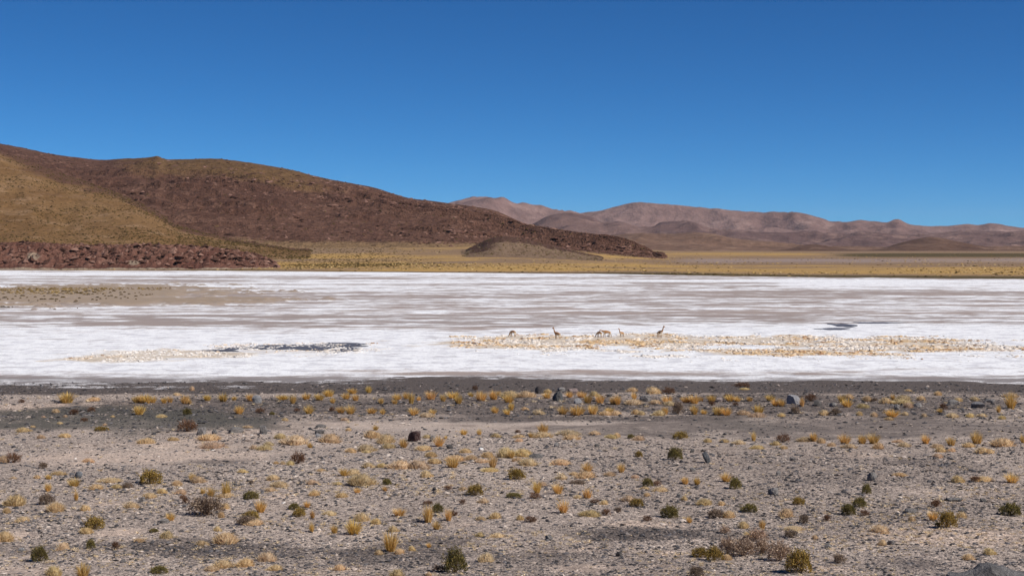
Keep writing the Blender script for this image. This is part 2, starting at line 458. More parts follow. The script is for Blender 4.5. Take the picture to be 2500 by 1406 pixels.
greys = sstep(780, 735, sv) * 0.2 + sstep(905, 930, sv) * 0.9 + 0.3 * sstep(760, 775, sv) * sstep(805, 795, sv)
sz = 0.02 * fbm(SX / 9, SY / 9, 3, 41) + 0.05 * fbm(SX / 1.5, SY / 1.5, 3, 51) * np.clip(ochre * 1.5, 0.12, 1)
sz = sz + 0.5 * sstep(0.2, 0.9, tan)
o = grid_mesh('salt_flat', SX, SY, sz, M_SALT, {'mud': mud, 'tan': tan, 'ochre': ochre, 'grey': greys})
tag(o, kind='structure')
SALT = (SX, SY, sz)
def salt_z(X, Y):
    i = np.clip(np.searchsorted(s_rows, Y), 0, len(s_rows) - 1)
    j = np.clip(np.searchsorted(A2, X / Y), 0, len(A2) - 1)
    return sz[i, j]

# ------------------------------------------------------------------ far plain
p_rows = np.concatenate([np.linspace(480, 900, 90), np.geomspace(905, 14000, 110)])
A3 = np.concatenate([-np.geomspace(0.42, 3, 14)[::-1], np.linspace(-0.41, 0.41, 240), np.geomspace(0.42, 3, 14)])
PX = A3[None, :] * p_rows[:, None]
PY = np.repeat(p_rows[:, None], len(A3), 1)
PZ = plain_h(PX, PY)
pu = U(PX, PY); pv = HOR + F * (CAMZ - PZ) / PY
sh = interp(pu, SHORE)
right = sstep(1500, 1750, pu)
gold = (1 - right) * (0.6 * np.exp(-((pv - 650) / 7) ** 2) + 0.35 * np.exp(-((pv - 628) / 6) ** 2) + 0.42) \
     + right * (0.95 * np.exp(-((pv - 657 - 0.004 * (pu - 1800)) / 9) ** 2) + 0.8 * np.exp(-((pv - 620) / 5) ** 2) * sstep(2150, 1900, pu) + 0.1)
gold = gold * 0.8 + 0.8 * fbm(PX / 160, PY / 60, 5, 61, 0.6)
pink = right * (0.95 * np.exp(-((pv - 636) / 6) ** 2)) + (1 - right) * 0.12 * sstep(630, 610, pv) + 0.35 * fbm(PX / 300, PY / 150, 3, 62)
darkp = right * sstep(1950, 2150, pu) * np.exp(-((pv - 623) / 5.0) ** 4) * 1.0 + sstep(1350, 1750, pu) * np.exp(-((sh - pv - 3) / 3.6) ** 2) * 0.95 \
      + (1 - right) * 0.5 * np.exp(-((sh - pv - 1.5) / 1.8) ** 2) + 0.25 * fbm(PX / 120, PY / 60, 3, 63)
o = grid_mesh('grass_plain', PX, PY, PZ, M_PLAIN, {'gold': gold, 'pink': pink, 'dark': darkp})
tag(o, kind='structure')

# a base sheet that reaches the horizon all round
ang = np.linspace(0, 2 * math.pi, 65)
rad = np.array([0.0, 200, 1000, 5000, 15000, 27000])
BX = rad[:, None] * np.cos(ang)[None]; BY = rad[:, None] * np.sin(ang)[None]
o = grid_mesh('ground', BX, BY, np.full_like(BX, -4.0), M_PLAIN, {'gold': 0.3 + 0 * BX, 'pink': 0.4 + 0 * BX, 'dark': 0 * BX})
tag(o, kind='structure')

# ------------------------------------------------------------------ hills
def hill(name, sil, ridge, foot, mat, n_u, n_y, prof, rough, back=1.0, attrs=None, endw=0.04, ledge=None, sink=2.0):
    """a ridge with a real foot and crest: its skyline as the photograph shows it, its distances from what it stands on"""
    us = np.linspace(sil[0][0], sil[-1][0], n_u)
    tt = np.concatenate([np.linspace(-0.06, 1.0, int(n_y * 0.8)), np.linspace(1.02, 1.0 + back, int(n_y * 0.2))])
    Rr = smooth_interp(us, ridge); Ff = smooth_interp(us, foot); S = smooth_interp(us, sil)
    Yg = Ff[None, :] + (Rr - Ff)[None, :] * tt[:, None]
    Xg = (us[None, :] - CX) / F * Yg
    pz = plain_h(Xg, Yg)
    pz = np.where(pz < 0, 0, pz)
    T = np.repeat(tt[:, None], n_u, 1)
    g = np.where(T < 1, prof(np.clip(T, 0, 1)), np.cos(np.clip((T - 1) / back, 0, 1) * math.pi) * 0.5 + 0.5)
    target = (HOR - S) / F                      # tangent of the skyline's elevation
    H = Rr * target + CAMZ - plain_h((us - CX) / F * Rr, Rr)
    H = np.maximum(H, 0.5)
    rel = rough(Xg, Yg, T)                     # relative relief, about -1..1 scaled
    for it in range(4):
        Z = pz + H[None, :] * g * 1.0 + rel * np.minimum(1, H[None, :] / np.median(H))
        el = ((Z - CAMZ) / Yg).max(0)
        k = np.ones(9) / 9
        err = (target - el) * Rr
        err = np.convolve(np.pad(err, 4, 'edge'), k, 'valid')
        H = np.maximum(H + err, 0.3)
    if ledge is not None:
        Z = Z + ledge(Xg, Yg, T)
    fr = np.linspace(0, 1, n_u)[None, :]
    ew = sstep(0, endw, fr) * sstep(1, 1 - endw, fr)
    Z = Z * ew + (pz - sink) * (1 - ew)
    edge = np.clip(-T / 0.06, 0, 1)
    Z = Z - sink * edge - 0.02 * sink
    at = attrs(Xg, Yg, Z, T) if attrs else None
    o = grid_mesh(name, Xg, Yg, Z, mat, at)
    tag(o, kind='structure')
    return dict(o=o, X=Xg, Y=Yg, Z=Z, T=T, us=us)

def hill_sample(h, n, rng, wfun):
    """random places on a hill, weighted by wfun(u, v, T)"""
    r, c = h['X'].shape
    out = []
    i = rng.random(n * 1) * (r - 1.001); j = rng.random(n * 1) * (c - 1.001)
    ii = i.astype(int); jj = j.astype(int); fi = i - ii; fj = j - jj
    def bl(G): return (G[ii, jj] * (1 - fi) * (1 - fj) + G[ii + 1, jj] * fi * (1 - fj) + G[ii, jj + 1] * (1 - fi) * fj + G[ii + 1, jj + 1] * fi * fj)
    X, Y, Z, T = bl(h['X']), bl(h['Y']), bl(h['Z']), bl(h['T'])
    u = U(X, Y); v = HOR - F * (Z - CAMZ) / Y
    keep = rng.random(n) < wfun(u, v, T, X, Y)
    keep &= T < 1.02
    return X[keep], Y[keep], Z[keep]

# small angular bodies joined by the thousand (loose stones, far scrub, crust lumps)
_ang = np.arange(5) * 2 * math.pi / 5
BIP_V = np.concatenate([[[0, 0, 0.62]], np.stack([np.cos(_ang), np.sin(_ang), 0 * _ang], -1), [[0, 0, -0.5]]])
BIP_F = np.array([[0, 1 + k, 1 + (k + 1) % 5] for k in range(5)] + [[6, 1 + (k + 1) % 5, 1 + k] for k in range(5)])
_a6 = np.arange(6) * math.pi / 3
LUMP_V = np.concatenate([[[0, 0, 0.75]], np.stack([0.62 * np.cos(_a6 + .3), 0.62 * np.sin(_a6 + .3), 0 * _a6 + 0.52], -1), np.stack([np.cos(_a6), np.sin(_a6), 0 * _a6 - 0.15], -1)])
LUMP_F = np.array([[0, 1 + k, 1 + (k + 1) % 6] for k in range(6)] + [[1 + k, 7 + k, 7 + (k + 1) % 6] for k in range(6)] + [[1 + k, 7 + (k + 1) % 6, 1 + (k + 1) % 6] for k in range(6)])
def bodies(name, P, sx, sy, szz, cols, mat, rng, base=(BIP_V, BIP_F), jit=0.28, tilt=0.35, parent=None):
    n = len(P); bv, bf = base; k = len(bv)
    V = bv[None] * (1 + jit * (rng.random((n, k, 1)) * 2 - 1)) + jit * 0.35 * (rng.random((n, k, 3)) * 2 - 1)
    V = V * np.stack([sx, sy, szz], -1)[:, None, :]
    t = (rng.random((n, 2)) * 2 - 1) * tilt
    V[:, :, 2] += (V[:, :, 0] * t[:, None, 0] + V[:, :, 1] * t[:, None, 1]) * (szz / np.maximum(sx, 1e-6))[:, None].clip(0, 1)
    a = rng.random(n) * 2 * math.pi
    ca, sa = np.cos(a)[:, None], np.sin(a)[:, None]
    x = V[:, :, 0] * ca - V[:, :, 1] * sa; y = V[:, :, 0] * sa + V[:, :, 1] * ca
    V[:, :, 0] = x; V[:, :, 1] = y
    V = V + P[:, None, :]
    Fc = bf[None] + (np.arange(n) * k)[:, None, None]
    me = mesh_from(name, V.reshape(-1, 3), Fc.reshape(-1, bf.shape[1]), False, [mat], None, np.repeat(cols, k, 0))
    return link(bpy.data.objects.new(name, me), parent)

rng = np.random.default_rng(7)
HILLS = {}
# far range of bare mauve mountains
far_mat = mat_hill('far_range_material', (0.19, 0.115, 0.097), (0.235, 0.148, 0.125), (0.31, 0.205, 0.17), 0.0008, 0.0030, 0.010, 0.8, 40, None, 0.55)
def rough_far(X, Y, T):
    r = ridged(X / 1900 + 3, Y / 2300, 5, 5, 0.55)
    return r * 210 * np.sin(np.clip(T, 0, 1) * math.pi) ** 0.7 * (0.35 + 0.65 * np.clip(T * 1.5, 0, 1)) + 10 * fbm(X / 260, Y / 260, 3, 9) * np.clip(T, 0, 1)
HILLS['far'] = hill('far_mountains',
    [(-300, 470), (600, 470), (800, 490), (1000, 515), (1095, 496), (1130, 486), (1180, 480), (1230, 486), (1262, 495), (1310, 500), (1340, 508), (1400, 517), (1432, 519), (1470, 513), (1520, 500), (1560, 494),
     (1600, 497), (1640, 500), (1760, 511), (1850, 518), (1930, 518), (1980, 525), (2030, 540), (2060, 542), (2090, 538), (2130, 540), (2164, 542), (2192, 536), (2220, 547), (2270, 552), (2340, 549),
     (2362, 547), (2390, 549), (2420, 545), (2470, 553), (2520, 558), (2700, 545), (3100, 530), (3600, 540), (4600, 550)],
    [(-300, 11500), (1200, 12500), (1900, 11000), (2500, 10500), (4600, 11000)], [(-300, 7000), (1200, 7300), (2500, 6800), (4600, 7000)],
    far_mat, 760, 120, lambda t: t ** 1.25, rough_far, 0.6, sink=20)
foot_mat = mat_hill('foothill_material', (0.125, 0.074, 0.064), (0.17, 0.104, 0.086), (0.27, 0.172, 0.138), 0.0012, 0.006, 0.02, 0.8, 20, None, 0.5)
def rough_foot(X, Y, T):
    return ridged(X / 700 + 1, Y / 800, 4, 15, 0.6) * 60 * np.sin(np.clip(T, 0, 1) * math.pi) ** 0.6 + 5 * fbm(X / 120, Y / 120, 3, 19) * np.clip(T, 0, 1)
HILLS['foot'] = hill('dark_foothills',
    [(900, 585), (1150, 562), (1300, 547), (1330, 531), (1360, 522), (1400, 520), (1440, 529), (1480, 544), (1510, 540), (1540, 548), (1580, 555), (1615, 543), (1650, 540), (1690, 541), (1730, 556), (1800, 562),
     (1900, 568), (1980, 565), (2050, 571), (2120, 566), (2200, 573), (2300, 568), (2370, 562), (2440, 566), (2520, 563), (2900, 570), (3600, 575)],
    [(900, 7600), (3600, 7200)], [(900, 5600), (3600, 5400)], foot_mat, 520, 80, lambda t: t ** 1.2, rough_foot, 0.5, sink=10)
mid_mat = mat_hill('brown_hill_material', (0.150, 0.086, 0.056), (0.185, 0.108, 0.070), (0.24, 0.150, 0.098), 0.003, 0.012, 0.05, 0.7, 8)
def rough_mid(X, Y, T):
    return ridged(X / 260 + 1, Y / 300, 4, 25, 0.6) * 16 * np.sin(np.clip(T, 0, 1) * math.pi) ** 0.6 + 2 * fbm(X / 60, Y / 60, 3, 29) * np.clip(T, 0, 1)
HILLS['mid'] = hill('brown_hills',
    [(1300, 606), (1420, 592), (1500, 574), (1560, 569), (1640, 571), (1700, 567), (1740, 571), (1800, 583), (1850, 588), (1900, 591), (1960, 598), (2100, 601), (2200, 604), (2350, 602), (2520, 600), (3000, 604)],
    [(1300, 5000), (3000, 5100)], [(1300, 4000), (3000, 4100)], mid_mat, 420, 70, lambda t: t ** 1.1, rough_mid, 0.4, sink=4)
cone_mat = mat_hill('cone_hill_material', (0.095, 0.050, 0.031), (0.13, 0.072, 0.045), (0.20, 0.122, 0.08), 0.004, 0.016, 0.06, 0.8, 6)
HILLS['cone'] = hill('cone_hill', [(2060, 612.0), (2120, 609), (2160, 604), (2200, 592), (2240, 583), (2268, 578.5), (2290, 580), (2320, 586), (2350, 592), (2400, 601), (2450, 606), (2540, 611)],
    [(2060, 4400), (2540, 4400)], [(2060, 3850), (2540, 3850)], cone_mat, 160, 60, lambda t: t ** 1.1,
    lambda X, Y, T: ridged(X / 120, Y / 140, 4, 35) * 5 * np.sin(np.clip(T, 0, 1) * math.pi) ** 0.6, 1.0, sink=3)
HILLS['hillock'] = hill('low_hillock', [(1880, 612), (1930, 607), (1960, 599), (1985, 596.5), (2010, 599), (2045, 605), (2110, 612)],
    [(1880, 4050), (2110, 4050)], [(1880, 3800), (2110, 3800)], cone_mat, 90, 40, lambda t: t ** 1.0,
    lambda X, Y, T: ridged(X / 90, Y / 90, 3, 36) * 1.6 * np.sin(np.clip(T, 0, 1) * math.pi) ** 0.6, 1.0, sink=2)

# the big dark hill on the left
dark_mat = mat_hill('dark_hill_material', (0.092, 0.045, 0.030), (0.118, 0.060, 0.040), (0.155, 0.084, 0.058), 0.007, 0.03, 0.12, 1.0, 6.0,
                    [('olive', (0.140, 0.080, 0.036)), ('fan', (0.22, 0.138, 0.072))])
def rough_dark(X, Y, T):
    a = ridged(X / 210 + 0.3 * Y / 210, Y / 260, 5, 45, 0.6) * 11 * np.sin(np.clip(T, 0, 1) * math.pi) ** 0.9
    return a + 2.8 * ridged(X / 34, Y / 46, 4, 49, 0.6) * np.clip(T * 4, 0, 1) * (0.3 + 0.7 * sstep(0.95, 0.7, T))
def ledge_dark(X, Y, T):
    # rock bands stepping down across the slope
    q = T * 11 + 1.6 * fbm(X / 260, Y / 260, 3, 52) + 0.0012 * X
    st_ = q - np.floor(q)
    on = sstep(0.05, 0.5, fbm(X / 170, Y / 170, 3, 53) + 0.25)
    return on * (sstep(0.0, 0.16, st_) - st_) * 6.0 * sstep(0.05, 0.2, T) * sstep(0.88, 0.6, T)
def at_dark(X, Y, Z, T):
    u = U(X, Y); v = HOR - F * (Z - CAMZ) / Y
    ol = sstep(60, 20, v - interp(u, [(0, 370), (250, 400), (550, 392), (800, 440), (1000, 490)])) * sstep(150, 450, u) * sstep(950, 650, u) * 0.75
    fanm = sstep(0.10, 0.0, T)
    return {'olive': ol + 0.2 * fbm(X / 120, Y / 120, 3, 56), 'fan': fanm}
HILLS['dark'] = hill('dark_rocky_hill',
    [(-1800, 470), (-1200, 380), (-700, 330), (-300, 322), (0, 351), (60, 362), (130, 377), (190, 385), (255, 391), (300, 388), (345, 386.5), (372, 384), (386, 381.5), (398, 387), (440, 389.5), (500, 388), (530, 388), (560, 391), (620, 399),
     (650, 404), (720, 417), (760, 428), (800, 437), (860, 448), (920, 460), (960, 473), (1000, 484), (1050, 490), (1100, 497), (1160, 505), (1210, 515), (1250, 532), (1280, 545), (1320, 552),
     (1400, 565), (1480, 575), (1520, 583), (1560, 601), (1590, 617), (1612, 630), (1640, 640)],
    [(-1800, 2300), (0, 2250), (600, 2150), (1000, 1950), (1300, 1720), (1640, 1480)],
    [(-1800, 1400), (0, 1330), (500, 1300), (850, 1280), (1090, 1270), (1200, 1300), (1350, 1300), (1640, 1280)],
    dark_mat, 760, 170, lambda t: 0.55 * t + 0.45 * np.sin(t * math.pi / 2), rough_dark, 0.5, at_dark, endw=0.006, ledge=ledge_dark, sink=4)

# olive-gold spur in front of it
spur_mat = mat_hill('olive_spur_material', (0.165, 0.090, 0.036), (0.215, 0.124, 0.054), (0.29, 0.18, 0.10), 0.008, 0.035, 0.22, 1.0, 3.0,
                    [('sand', (0.30, 0.20, 0.105)), ('crest', (0.108, 0.055, 0.034))])
def at_spur(X, Y, Z, T):
    n_ = fbm(X / 70, Y / 110, 4, 69, 0.6)
    return {'sand': sstep(0.16, 0.04, T) * 0.9 + 0.22 * fbm(X / 90, Y / 90, 3, 66), 'crest': sstep(0.62, 0.98, T + 0.22 * n_) * 0.85}
HILLS['spur'] = hill('olive_spur',
    [(-1500, 500), (-900, 400), (-500, 352), (-200, 350), (0, 372), (67, 392), (134, 418), (202, 441), (286, 471), (336, 493), (386, 518), (430, 546), (470, 560), (538, 577), (640, 595), (720, 606), (800, 615)],
    [(-1500, 1800), (0, 1650), (300, 1480), (500, 1330), (800, 1180)], [(-1500, 1000), (0, 960), (400, 960), (800, 960)],
    spur_mat, 360, 130, lambda t: 0.35 * t + 0.65 * t ** 2.0 * (3 - 2 * t) / (1.0), lambda X, Y, T: (ridged(X / 90 + Y / 300, Y / 420, 4, 65, 0.55) * 6 * np.sin(np.clip(T, 0, 1) * math.pi) + 0.8 * fbm(X / 22, Y / 22, 3, 68) * np.clip(T * 3, 0, 1)), 0.35, at_spur, endw=0.02, sink=3)

# low red rock outcrop by the far shore
crop_mat = mat_hill('red_outcrop_material', (0.110, 0.048, 0.034), (0.155, 0.074, 0.052), (0.23, 0.125, 0.09), 0.02, 0.12, 0.5, 1.0, 2.0, [('patch', (0.30, 0.225, 0.16))])
def rough_crop(X, Y, T):
    r = ridged(X / 11 + 2, Y / 20, 5, 75, 0.6)
    return r * 3.0 * np.sin(np.clip(T, 0.02, 1) * math.pi * 0.93) ** 0.6 + 1.3 * ridged(X / 3.4, Y / 7, 3, 76) * np.clip(T * 3, 0, 1) * sstep(1.05, 0.9, T)
def at_crop(X, Y, Z, T):
    u = U(X, Y); v = HOR - F * (Z - CAMZ) / Y
    return {'patch': np.maximum(np.exp(-((u - 80) / 16) ** 2 - ((v - 626) / 10) ** 2), np.exp(-((u - 325) / 17) ** 2 - ((v - 641) / 6) ** 2)) * 1.2 + sstep(0.07, 0.0, T)}
HILLS['crop'] = hill('red_rock_outcrop',
    [(-900, 610), (-500, 596), (-200, 590), (0, 592), (60, 590), (100, 592), (200, 597), (300, 597), (400, 597), (460, 599), (500, 602), (560, 608), (620, 620), (655, 631), (690, 647)],
    [(-900, 900), (0, 895), (500, 880), (690, 860)], [(-900, 834), (0, 834), (500, 836), (690, 846)], crop_mat, 620, 70,
    lambda t: np.clip(1.3 * t - 0.3 * t * t, 0, 1), rough_crop, 0.35, at_crop, endw=0.012, sink=1.5)

# grey knoll with a dark ledge
knoll_mat = mat_hill('grey_knoll_material', (0.175, 0.112, 0.070), (0.215, 0.142, 0.090), (0.15, 0.092, 0.06), 0.01, 0.06, 0.3, 0.8, 1.5, [('ledge', (0.085, 0.046, 0.033))])
def at_knoll(X, Y, Z, T):
    u = U(X, Y)
    return {'ledge': (sstep(0.70, 0.88, T) * 0.95 + 0.65 * sstep(1260, 1180, u) * sstep(0.25, 0.5, T)) * sstep(1125, 1160, u)}
HILLS['knoll'] = hill('grey_knoll',
    [(1095, 626), (1120, 616), (1150, 603), (1180, 589), (1205, 579.5), (1225, 577), (1260, 580), (1320, 592), (1380, 607), (1440, 620), (1500, 630)],
    [(1095, 1130), (1500, 1130)], [(1095, 990), (1500, 985)], knoll_mat, 240, 70, lambda t: 0.8 * t + 0.2 * t * t,
    lambda X, Y, T: 0.7 * fbm(X / 14, Y / 14, 4, 85, .6) * np.clip(T * 4, 0, 1) + 1.0 * sstep(0.72, 0.80, T) * ridged(X / 9, Y / 9, 3, 86) , 0.5, at_knoll, endw=0.09, sink=2.5)

# ---- boulders and scrub spread over the hills (too many and too small to count)
def pick(cols, n): return np.array(cols)[rng.integers(0, len(cols), n)] * (0.8 + 0.4 * rng.random((n, 1)))
def hill_stuff(name, h, n, w, size, cols, lab, cat, flat=0.6, sinkf=0.2, elong=1.0):
    X, Y, Z = hill_sample(h, n, rng, w)
    k = len(X)
    s = size[0] + (size[1] - size[0]) * rng.random(k) ** 2.2
    P = np.stack([X, Y, Z - s * sinkf * 0.3], -1)
    o = bodies(name, P, s * (0.7 + elong * 0.6 * rng.random(k)), s * (0.7 + 0.4 * rng.random(k)), s * flat * (0.7 + 0.6 * rng.random(k)), pick(cols, k), M_SCRUB, rng)
    tag(o, lab, cat, kind='stuff')
REDS = [(0.13, 0.066, 0.047), (0.17, 0.092, 0.068), (0.085, 0.043, 0.031), (0.22, 0.125, 0.093), (0.055, 0.029, 0.021)]
DSCRUB = [(0.065, 0.045, 0.016), (0.085, 0.056, 0.02), (0.05, 0.034, 0.014), (0.11, 0.072, 0.026)]
def w_dark(u, v, T, X, Y):
    m_ = sstep(-0.15, 0.35, fbm(X / 150, Y / 120, 3, 101) + 0.15)
    band = np.exp(-((T * 9 + 1.4 * fbm(X / 300, Y / 300, 3, 104) + 0.0015 * X) % 1.0 - 0.5) ** 2 / 0.012)
    return np.clip(0.06 + 0.55 * m_ + band * sstep(-0.1, 0.3, fbm(X / 240, Y / 200, 2, 105) + 0.1), 0, 1) * sstep(0.0, 0.06, T) * (1 - 0.8 * sstep(0.8, 0.95, T)) * (u > -150)
hill_stuff('hill_boulders', HILLS['dark'], 52000, w_dark, (0.8, 4.0), REDS, 'reddish boulders strewn over the big dark hill on the left', 'boulders', 0.7, 0.6, 1.6)
hill_stuff('hill_scrub', HILLS['dark'], 9000, lambda u, v, T, X, Y: 0.5 * (u > -100) * sstep(0, .05, T), (0.8, 2.2), DSCRUB, 'dark low scrub dotting the big brown hill', 'scrub')
hill_stuff('spur_scrub', HILLS['spur'], 62000, lambda u, v, T, X, Y: (u > -150) * (0.25 + 0.75 * sstep(-0.2, 0.3, fbm(X / 60, Y / 60, 3, 111))) * sstep(0.03, 0.22, T), (0.5, 1.55), DSCRUB, 'dark bushes speckling the olive-gold spur on the left', 'scrub', 0.75)
hill_stuff('outcrop_boulders', HILLS['crop'], 4500, lambda u, v, T, X, Y: (u > -150) * sstep(0.06, 0.2, T) * 0.9, (0.4, 3.2), REDS, 'red angular boulders covering the low outcrop by the far shore', 'boulders', 0.9, 0.5, 1.0)
hill_stuff('knoll_scrub', HILLS['knoll'], 2600, lambda u, v, T, X, Y: 0.7 * sstep(0.0, 0.2, T), (0.4, 1.2), DSCRUB + [(0.26, 0.2, 0.11)], 'small dark bushes on the grey knoll', 'scrub')
# scrub and grass tufts of the far plain
n = 30000
uu = np.concatenate([rng.uniform(-100, 2600, 26000), rng.normal(860, 110, 4000)]); vv = np.concatenate([rng.uniform(612, 682, 26000), rng.normal(623, 7, 4000).clip(613, 645)])
Yp = np.full(n, 1200.0)
for it in range(25):
    Xp = (uu - CX) / F * Yp
    Yp = 0.5 * Yp + 0.5 * np.clip(F * (CAMZ - plain_h(Xp, Yp)) / np.maximum(vv - HOR, 1.5), 560, 5000)
Xp = (uu - CX) / F * Yp; Zp = plain_h(Xp, Yp)
vm = np.exp(-((uu - 860) / 170) ** 2 - ((vv - 622) / 9) ** 2)      # scrubby dark mound below the hill
shp = interp(uu, SHORE)
pm = sstep(-0.15, 0.4, fbm(Xp / 55, Yp / 40, 4, 121))
keep = (Zp > 0.05) & (Yp < 3000) & (rng.random(n) < np.clip(0.05 + 0.4 * pm + vm, 0, 1))
uu, vv, Xp, Yp, Zp, vm, shp = [q[keep] for q in (uu, vv, Xp, Yp, Zp, vm, shp)]
k = len(uu)
isd = rng.random(k) < np.clip(0.25 + vm + 0.6 * (shp - vv < 5), 0, 1)
cc = np.where(isd[:, None], pick(DSCRUB, k), pick([(0.40, 0.26, 0.09), (0.34, 0.22, 0.085), (0.44, 0.31, 0.14), (0.26, 0.175, 0.075)], k))
s = 0.35 + 0.75 * rng.random(k) ** 2
o = bodies('plain_tufts', np.stack([Xp, Yp, Zp], -1), s, s, s * 0.7, cc, M_SCRUB, rng)
tag(o, 'golden tufts and dark low bushes covering the far plain', 'scrub', kind='stuff')

# ------------------------------------------------------------------ salt crust, pools
HERD = [(1252, 822.5), (1361, 828), (1463.5, 824), (1479, 824), (1518, 823), (1611, 824.5)]
def crust(name, zones, box, n, size, oc, lab, sparse=0.0):
    """upturned plates and clods, thick where the crust has broken up, thinning out at its edges"""
    u0, u1, v0, v1 = box
    uu = rng.uniform(u0, u1, n); vv = rng.uniform(v0, v1, n)
    Y = CAMZ * F / (vv - HOR); X = (uu - CX) / F * Y
    d = np.clip(1.5 * zone(X, Y, zones, 'flat'), 0, 1) if zones else 0 * X
    cl = fbm(X / 3.2, Y / 3.2, 3, 131)
    keep = rng.random(n) < np.clip((d * 1.3 * sstep(-0.45, 0.25, cl)) + sparse * sstep(0.0, 0.5, fbm(X / 9, Y / 9, 3, 133)), 0, 1)
    for (hu, hv) in HERD:                # the animals stand on trodden, level salt
        q = at_flat(hu, hv)
        keep &= ~((np.abs(X - q.x) < 1.0) & (Y > q.y - 5) & (Y < q.y + 3))
    X, Y, d, cl = X[keep], Y[keep], d[keep], cl[keep]
    k = len(X)
    P = np.stack([X, Y, salt_z(X, Y) - 0.02], -1)
    s = (size[0] + (size[1] - size[0]) * rng.random(k) ** 2) * (0.6 + 0.6 * np.clip(d, 0, 1))
    white = np.array([0.74, 0.71, 0.67]); och = np.array([0.60, 0.41, 0.22]); brn = np.array([0.33, 0.19, 0.10])
    patch = sstep(-0.25, 0.45, fbm(X / 6.0, Y / 4.0, 3, 137))
    t = np.clip(oc * d * (0.25 + 0.9 * patch) * (0.4 + 0.9 * rng.random(k)), 0, 1)[:, None]
    col = white * (1 - t) + och * t
    b = (rng.random(k) < 0.22 * oc * d * patch)[:, None]
    col = np.where(b, brn * (0.8 + 0.6 * rng.random((k, 1))), col)
    o = bodies(name, P, s * (0.8 + 1.1 * rng.random(k)), s * (0.6 + 0.6 * rng.random(k)), s * (0.35 + 0.45 * rng.random(k)), col, M_CRUST, rng, (LUMP_V, LUMP_F), 0.25, 0.5)
    return tag(o, lab, 'salt crust', kind='stuff')
crust('salt_crust', [(1380, 836, 280, 17, 1.), (1640, 841, 220, 24, 1.), (1900, 834, 300, 16, 1.), (1960, 858, 420, 15, .8), (2260, 843, 240, 22, .9), (2440, 853, 130, 16, .6)],
      (1100, 2560, 812, 886), 36000, (0.07, 0.28), 1.15, 'band of upturned ochre and white salt plates along which the vicunas stand')
crust('salt_crust', [(300, 873, 130, 11, .9), (450, 863, 220, 11, .7), (720, 858, 190, 11, .6), (640, 847, 150, 8, .8), (760, 846, 130, 8, .75), (850, 855, 80, 9, .8)],
      (150, 960, 832, 892), 9000, (0.06, 0.22), 0.75, 'lumpy cream salt crust around the dark pool on the left')
crust('salt_clods', [], (-60, 2560, 790, 918), 9000, (0.05, 0.13), 0.0, 'small white salt clods dotting the bright near part of the flat', 0.8)

def water_mat():
    m = MT('pool_water_material', 0.5, 0.25)
    p = m.pos()
    c = m.mix(m.noise(p, 0.8, 3), (0.075, 0.073, 0.082), (0.15, 0.145, 0.155))
    return m.done(c, m.bump(m.noise(p, 3.0, 3), 0.35, 0.05))
M_WATER = water_mat()
def pool(parts, lab, seed):
    V = []; Fs = []
    r_ = random.Random(seed)
    for (u, v, ru, rv) in parts:
        c = at_flat(u, v); sc = F / c.y
        rx = ru / sc; ry = abs(at_flat(u, v - rv).y - at_flat(u, v + rv).y) / 2
        k = 40; ph = [r_.uniform(0, 6.28) for _ in range(6)]
        b = len(V)
        V.append((c.x, c.y, 0.0))
        for i in range(k):
            a = i * 2 * math.pi / k
            m_ = 1 + 0.22 * math.sin(2 * a + ph[0]) + 0.18 * math.sin(3 * a + ph[1]) + 0.14 * math.sin(5 * a + ph[2]) + 0.10 * math.sin(9 * a + ph[3]) + 0.08 * math.sin(14 * a + ph[4])
            V.append((c.x + rx * m_ * math.cos(a), c.y + ry * m_ * math.sin(a), 0.0))
        for i in range(k):
            Fs.append((b, b + 1 + i, b + 1 + (i + 1) % k))
    V = np.array(V)
    zmax = salt_z(V[:, 0], V[:, 1]).max()
    # each lobe on its own level a few millimetres apart so that overlapping sheets never coincide
    for i in range(len(parts)): V[i * 41:(i + 1) * 41, 2] = zmax + 0.006 + 0.004 * i
    me = mesh_from('salt_pool', V, np.array(Fs), False, [M_WATER])
    o = link(bpy.data.objects.new('salt_pool', me))
    tag(o, lab, kind='structure')
pool([(650, 849, 80, 5.5), (760, 846, 120, 8.0), (845, 854, 36, 4.5), (540, 856, 40, 2.0)], 'dark shallow pool among white salt on the left', 3)
pool([(2058, 794, 24, 5.5), (2035, 803, 44, 2.2), (2140, 788, 50, 2.0)], 'small dark blue pool on the right of the salt flat', 4)

# ------------------------------------------------------------------ loose stones of the gravel
n = 185000
uu = rng.uniform(-600, 3100, n); vv = 932 + (1480 - 932) * rng.random(n) ** 0.92
tx = (uu - CX) / F
ry_ = np.array([[0, 0]])
yd = -(vv - CY) / F
dy = CA + yd * SA; dz = -SA + yd * CA; dx = tx / dy; sl_ = dz / dy
Yq = np.full(n, 70.0)
for it in range(30):
    Yq = 0.5 * Yq + 0.5 * np.clip((ground_h(dx * Yq, Yq) - CAMZ) / sl_, 33, 135)
Xq = dx * Yq; Zq = ground_h(Xq, Yq)
sm = sample(g_smooth, Xq, Yq); sd = sample(g_sand, Xq, Yq); dk = sample(g_dark, Xq, Yq); ol = sample(g_olive, Xq, Yq)
patch = sstep(-0.5, 0.25, fbm(Xq / 3.5, Yq / 3.5, 4, 141))
keep = rng.random(n) < np.clip(1 - 0.8 * sm - 0.4 * sd, 0.06, 1) * (0.35 + 0.65 * patch)
keep &= (Zq > 0.02)
Xq, Yq, Zq, sd, dk, ol = [q[keep] for q in (Xq, Yq, Zq, sd, dk, ol)]
k = len(Xq)
px = 1.15 + 1.5 * rng.random(k) + 6.0 * rng.random(k) ** 8
s = np.clip(px * Yq / F, 0.012, 0.18)
tone = rng.random(k)
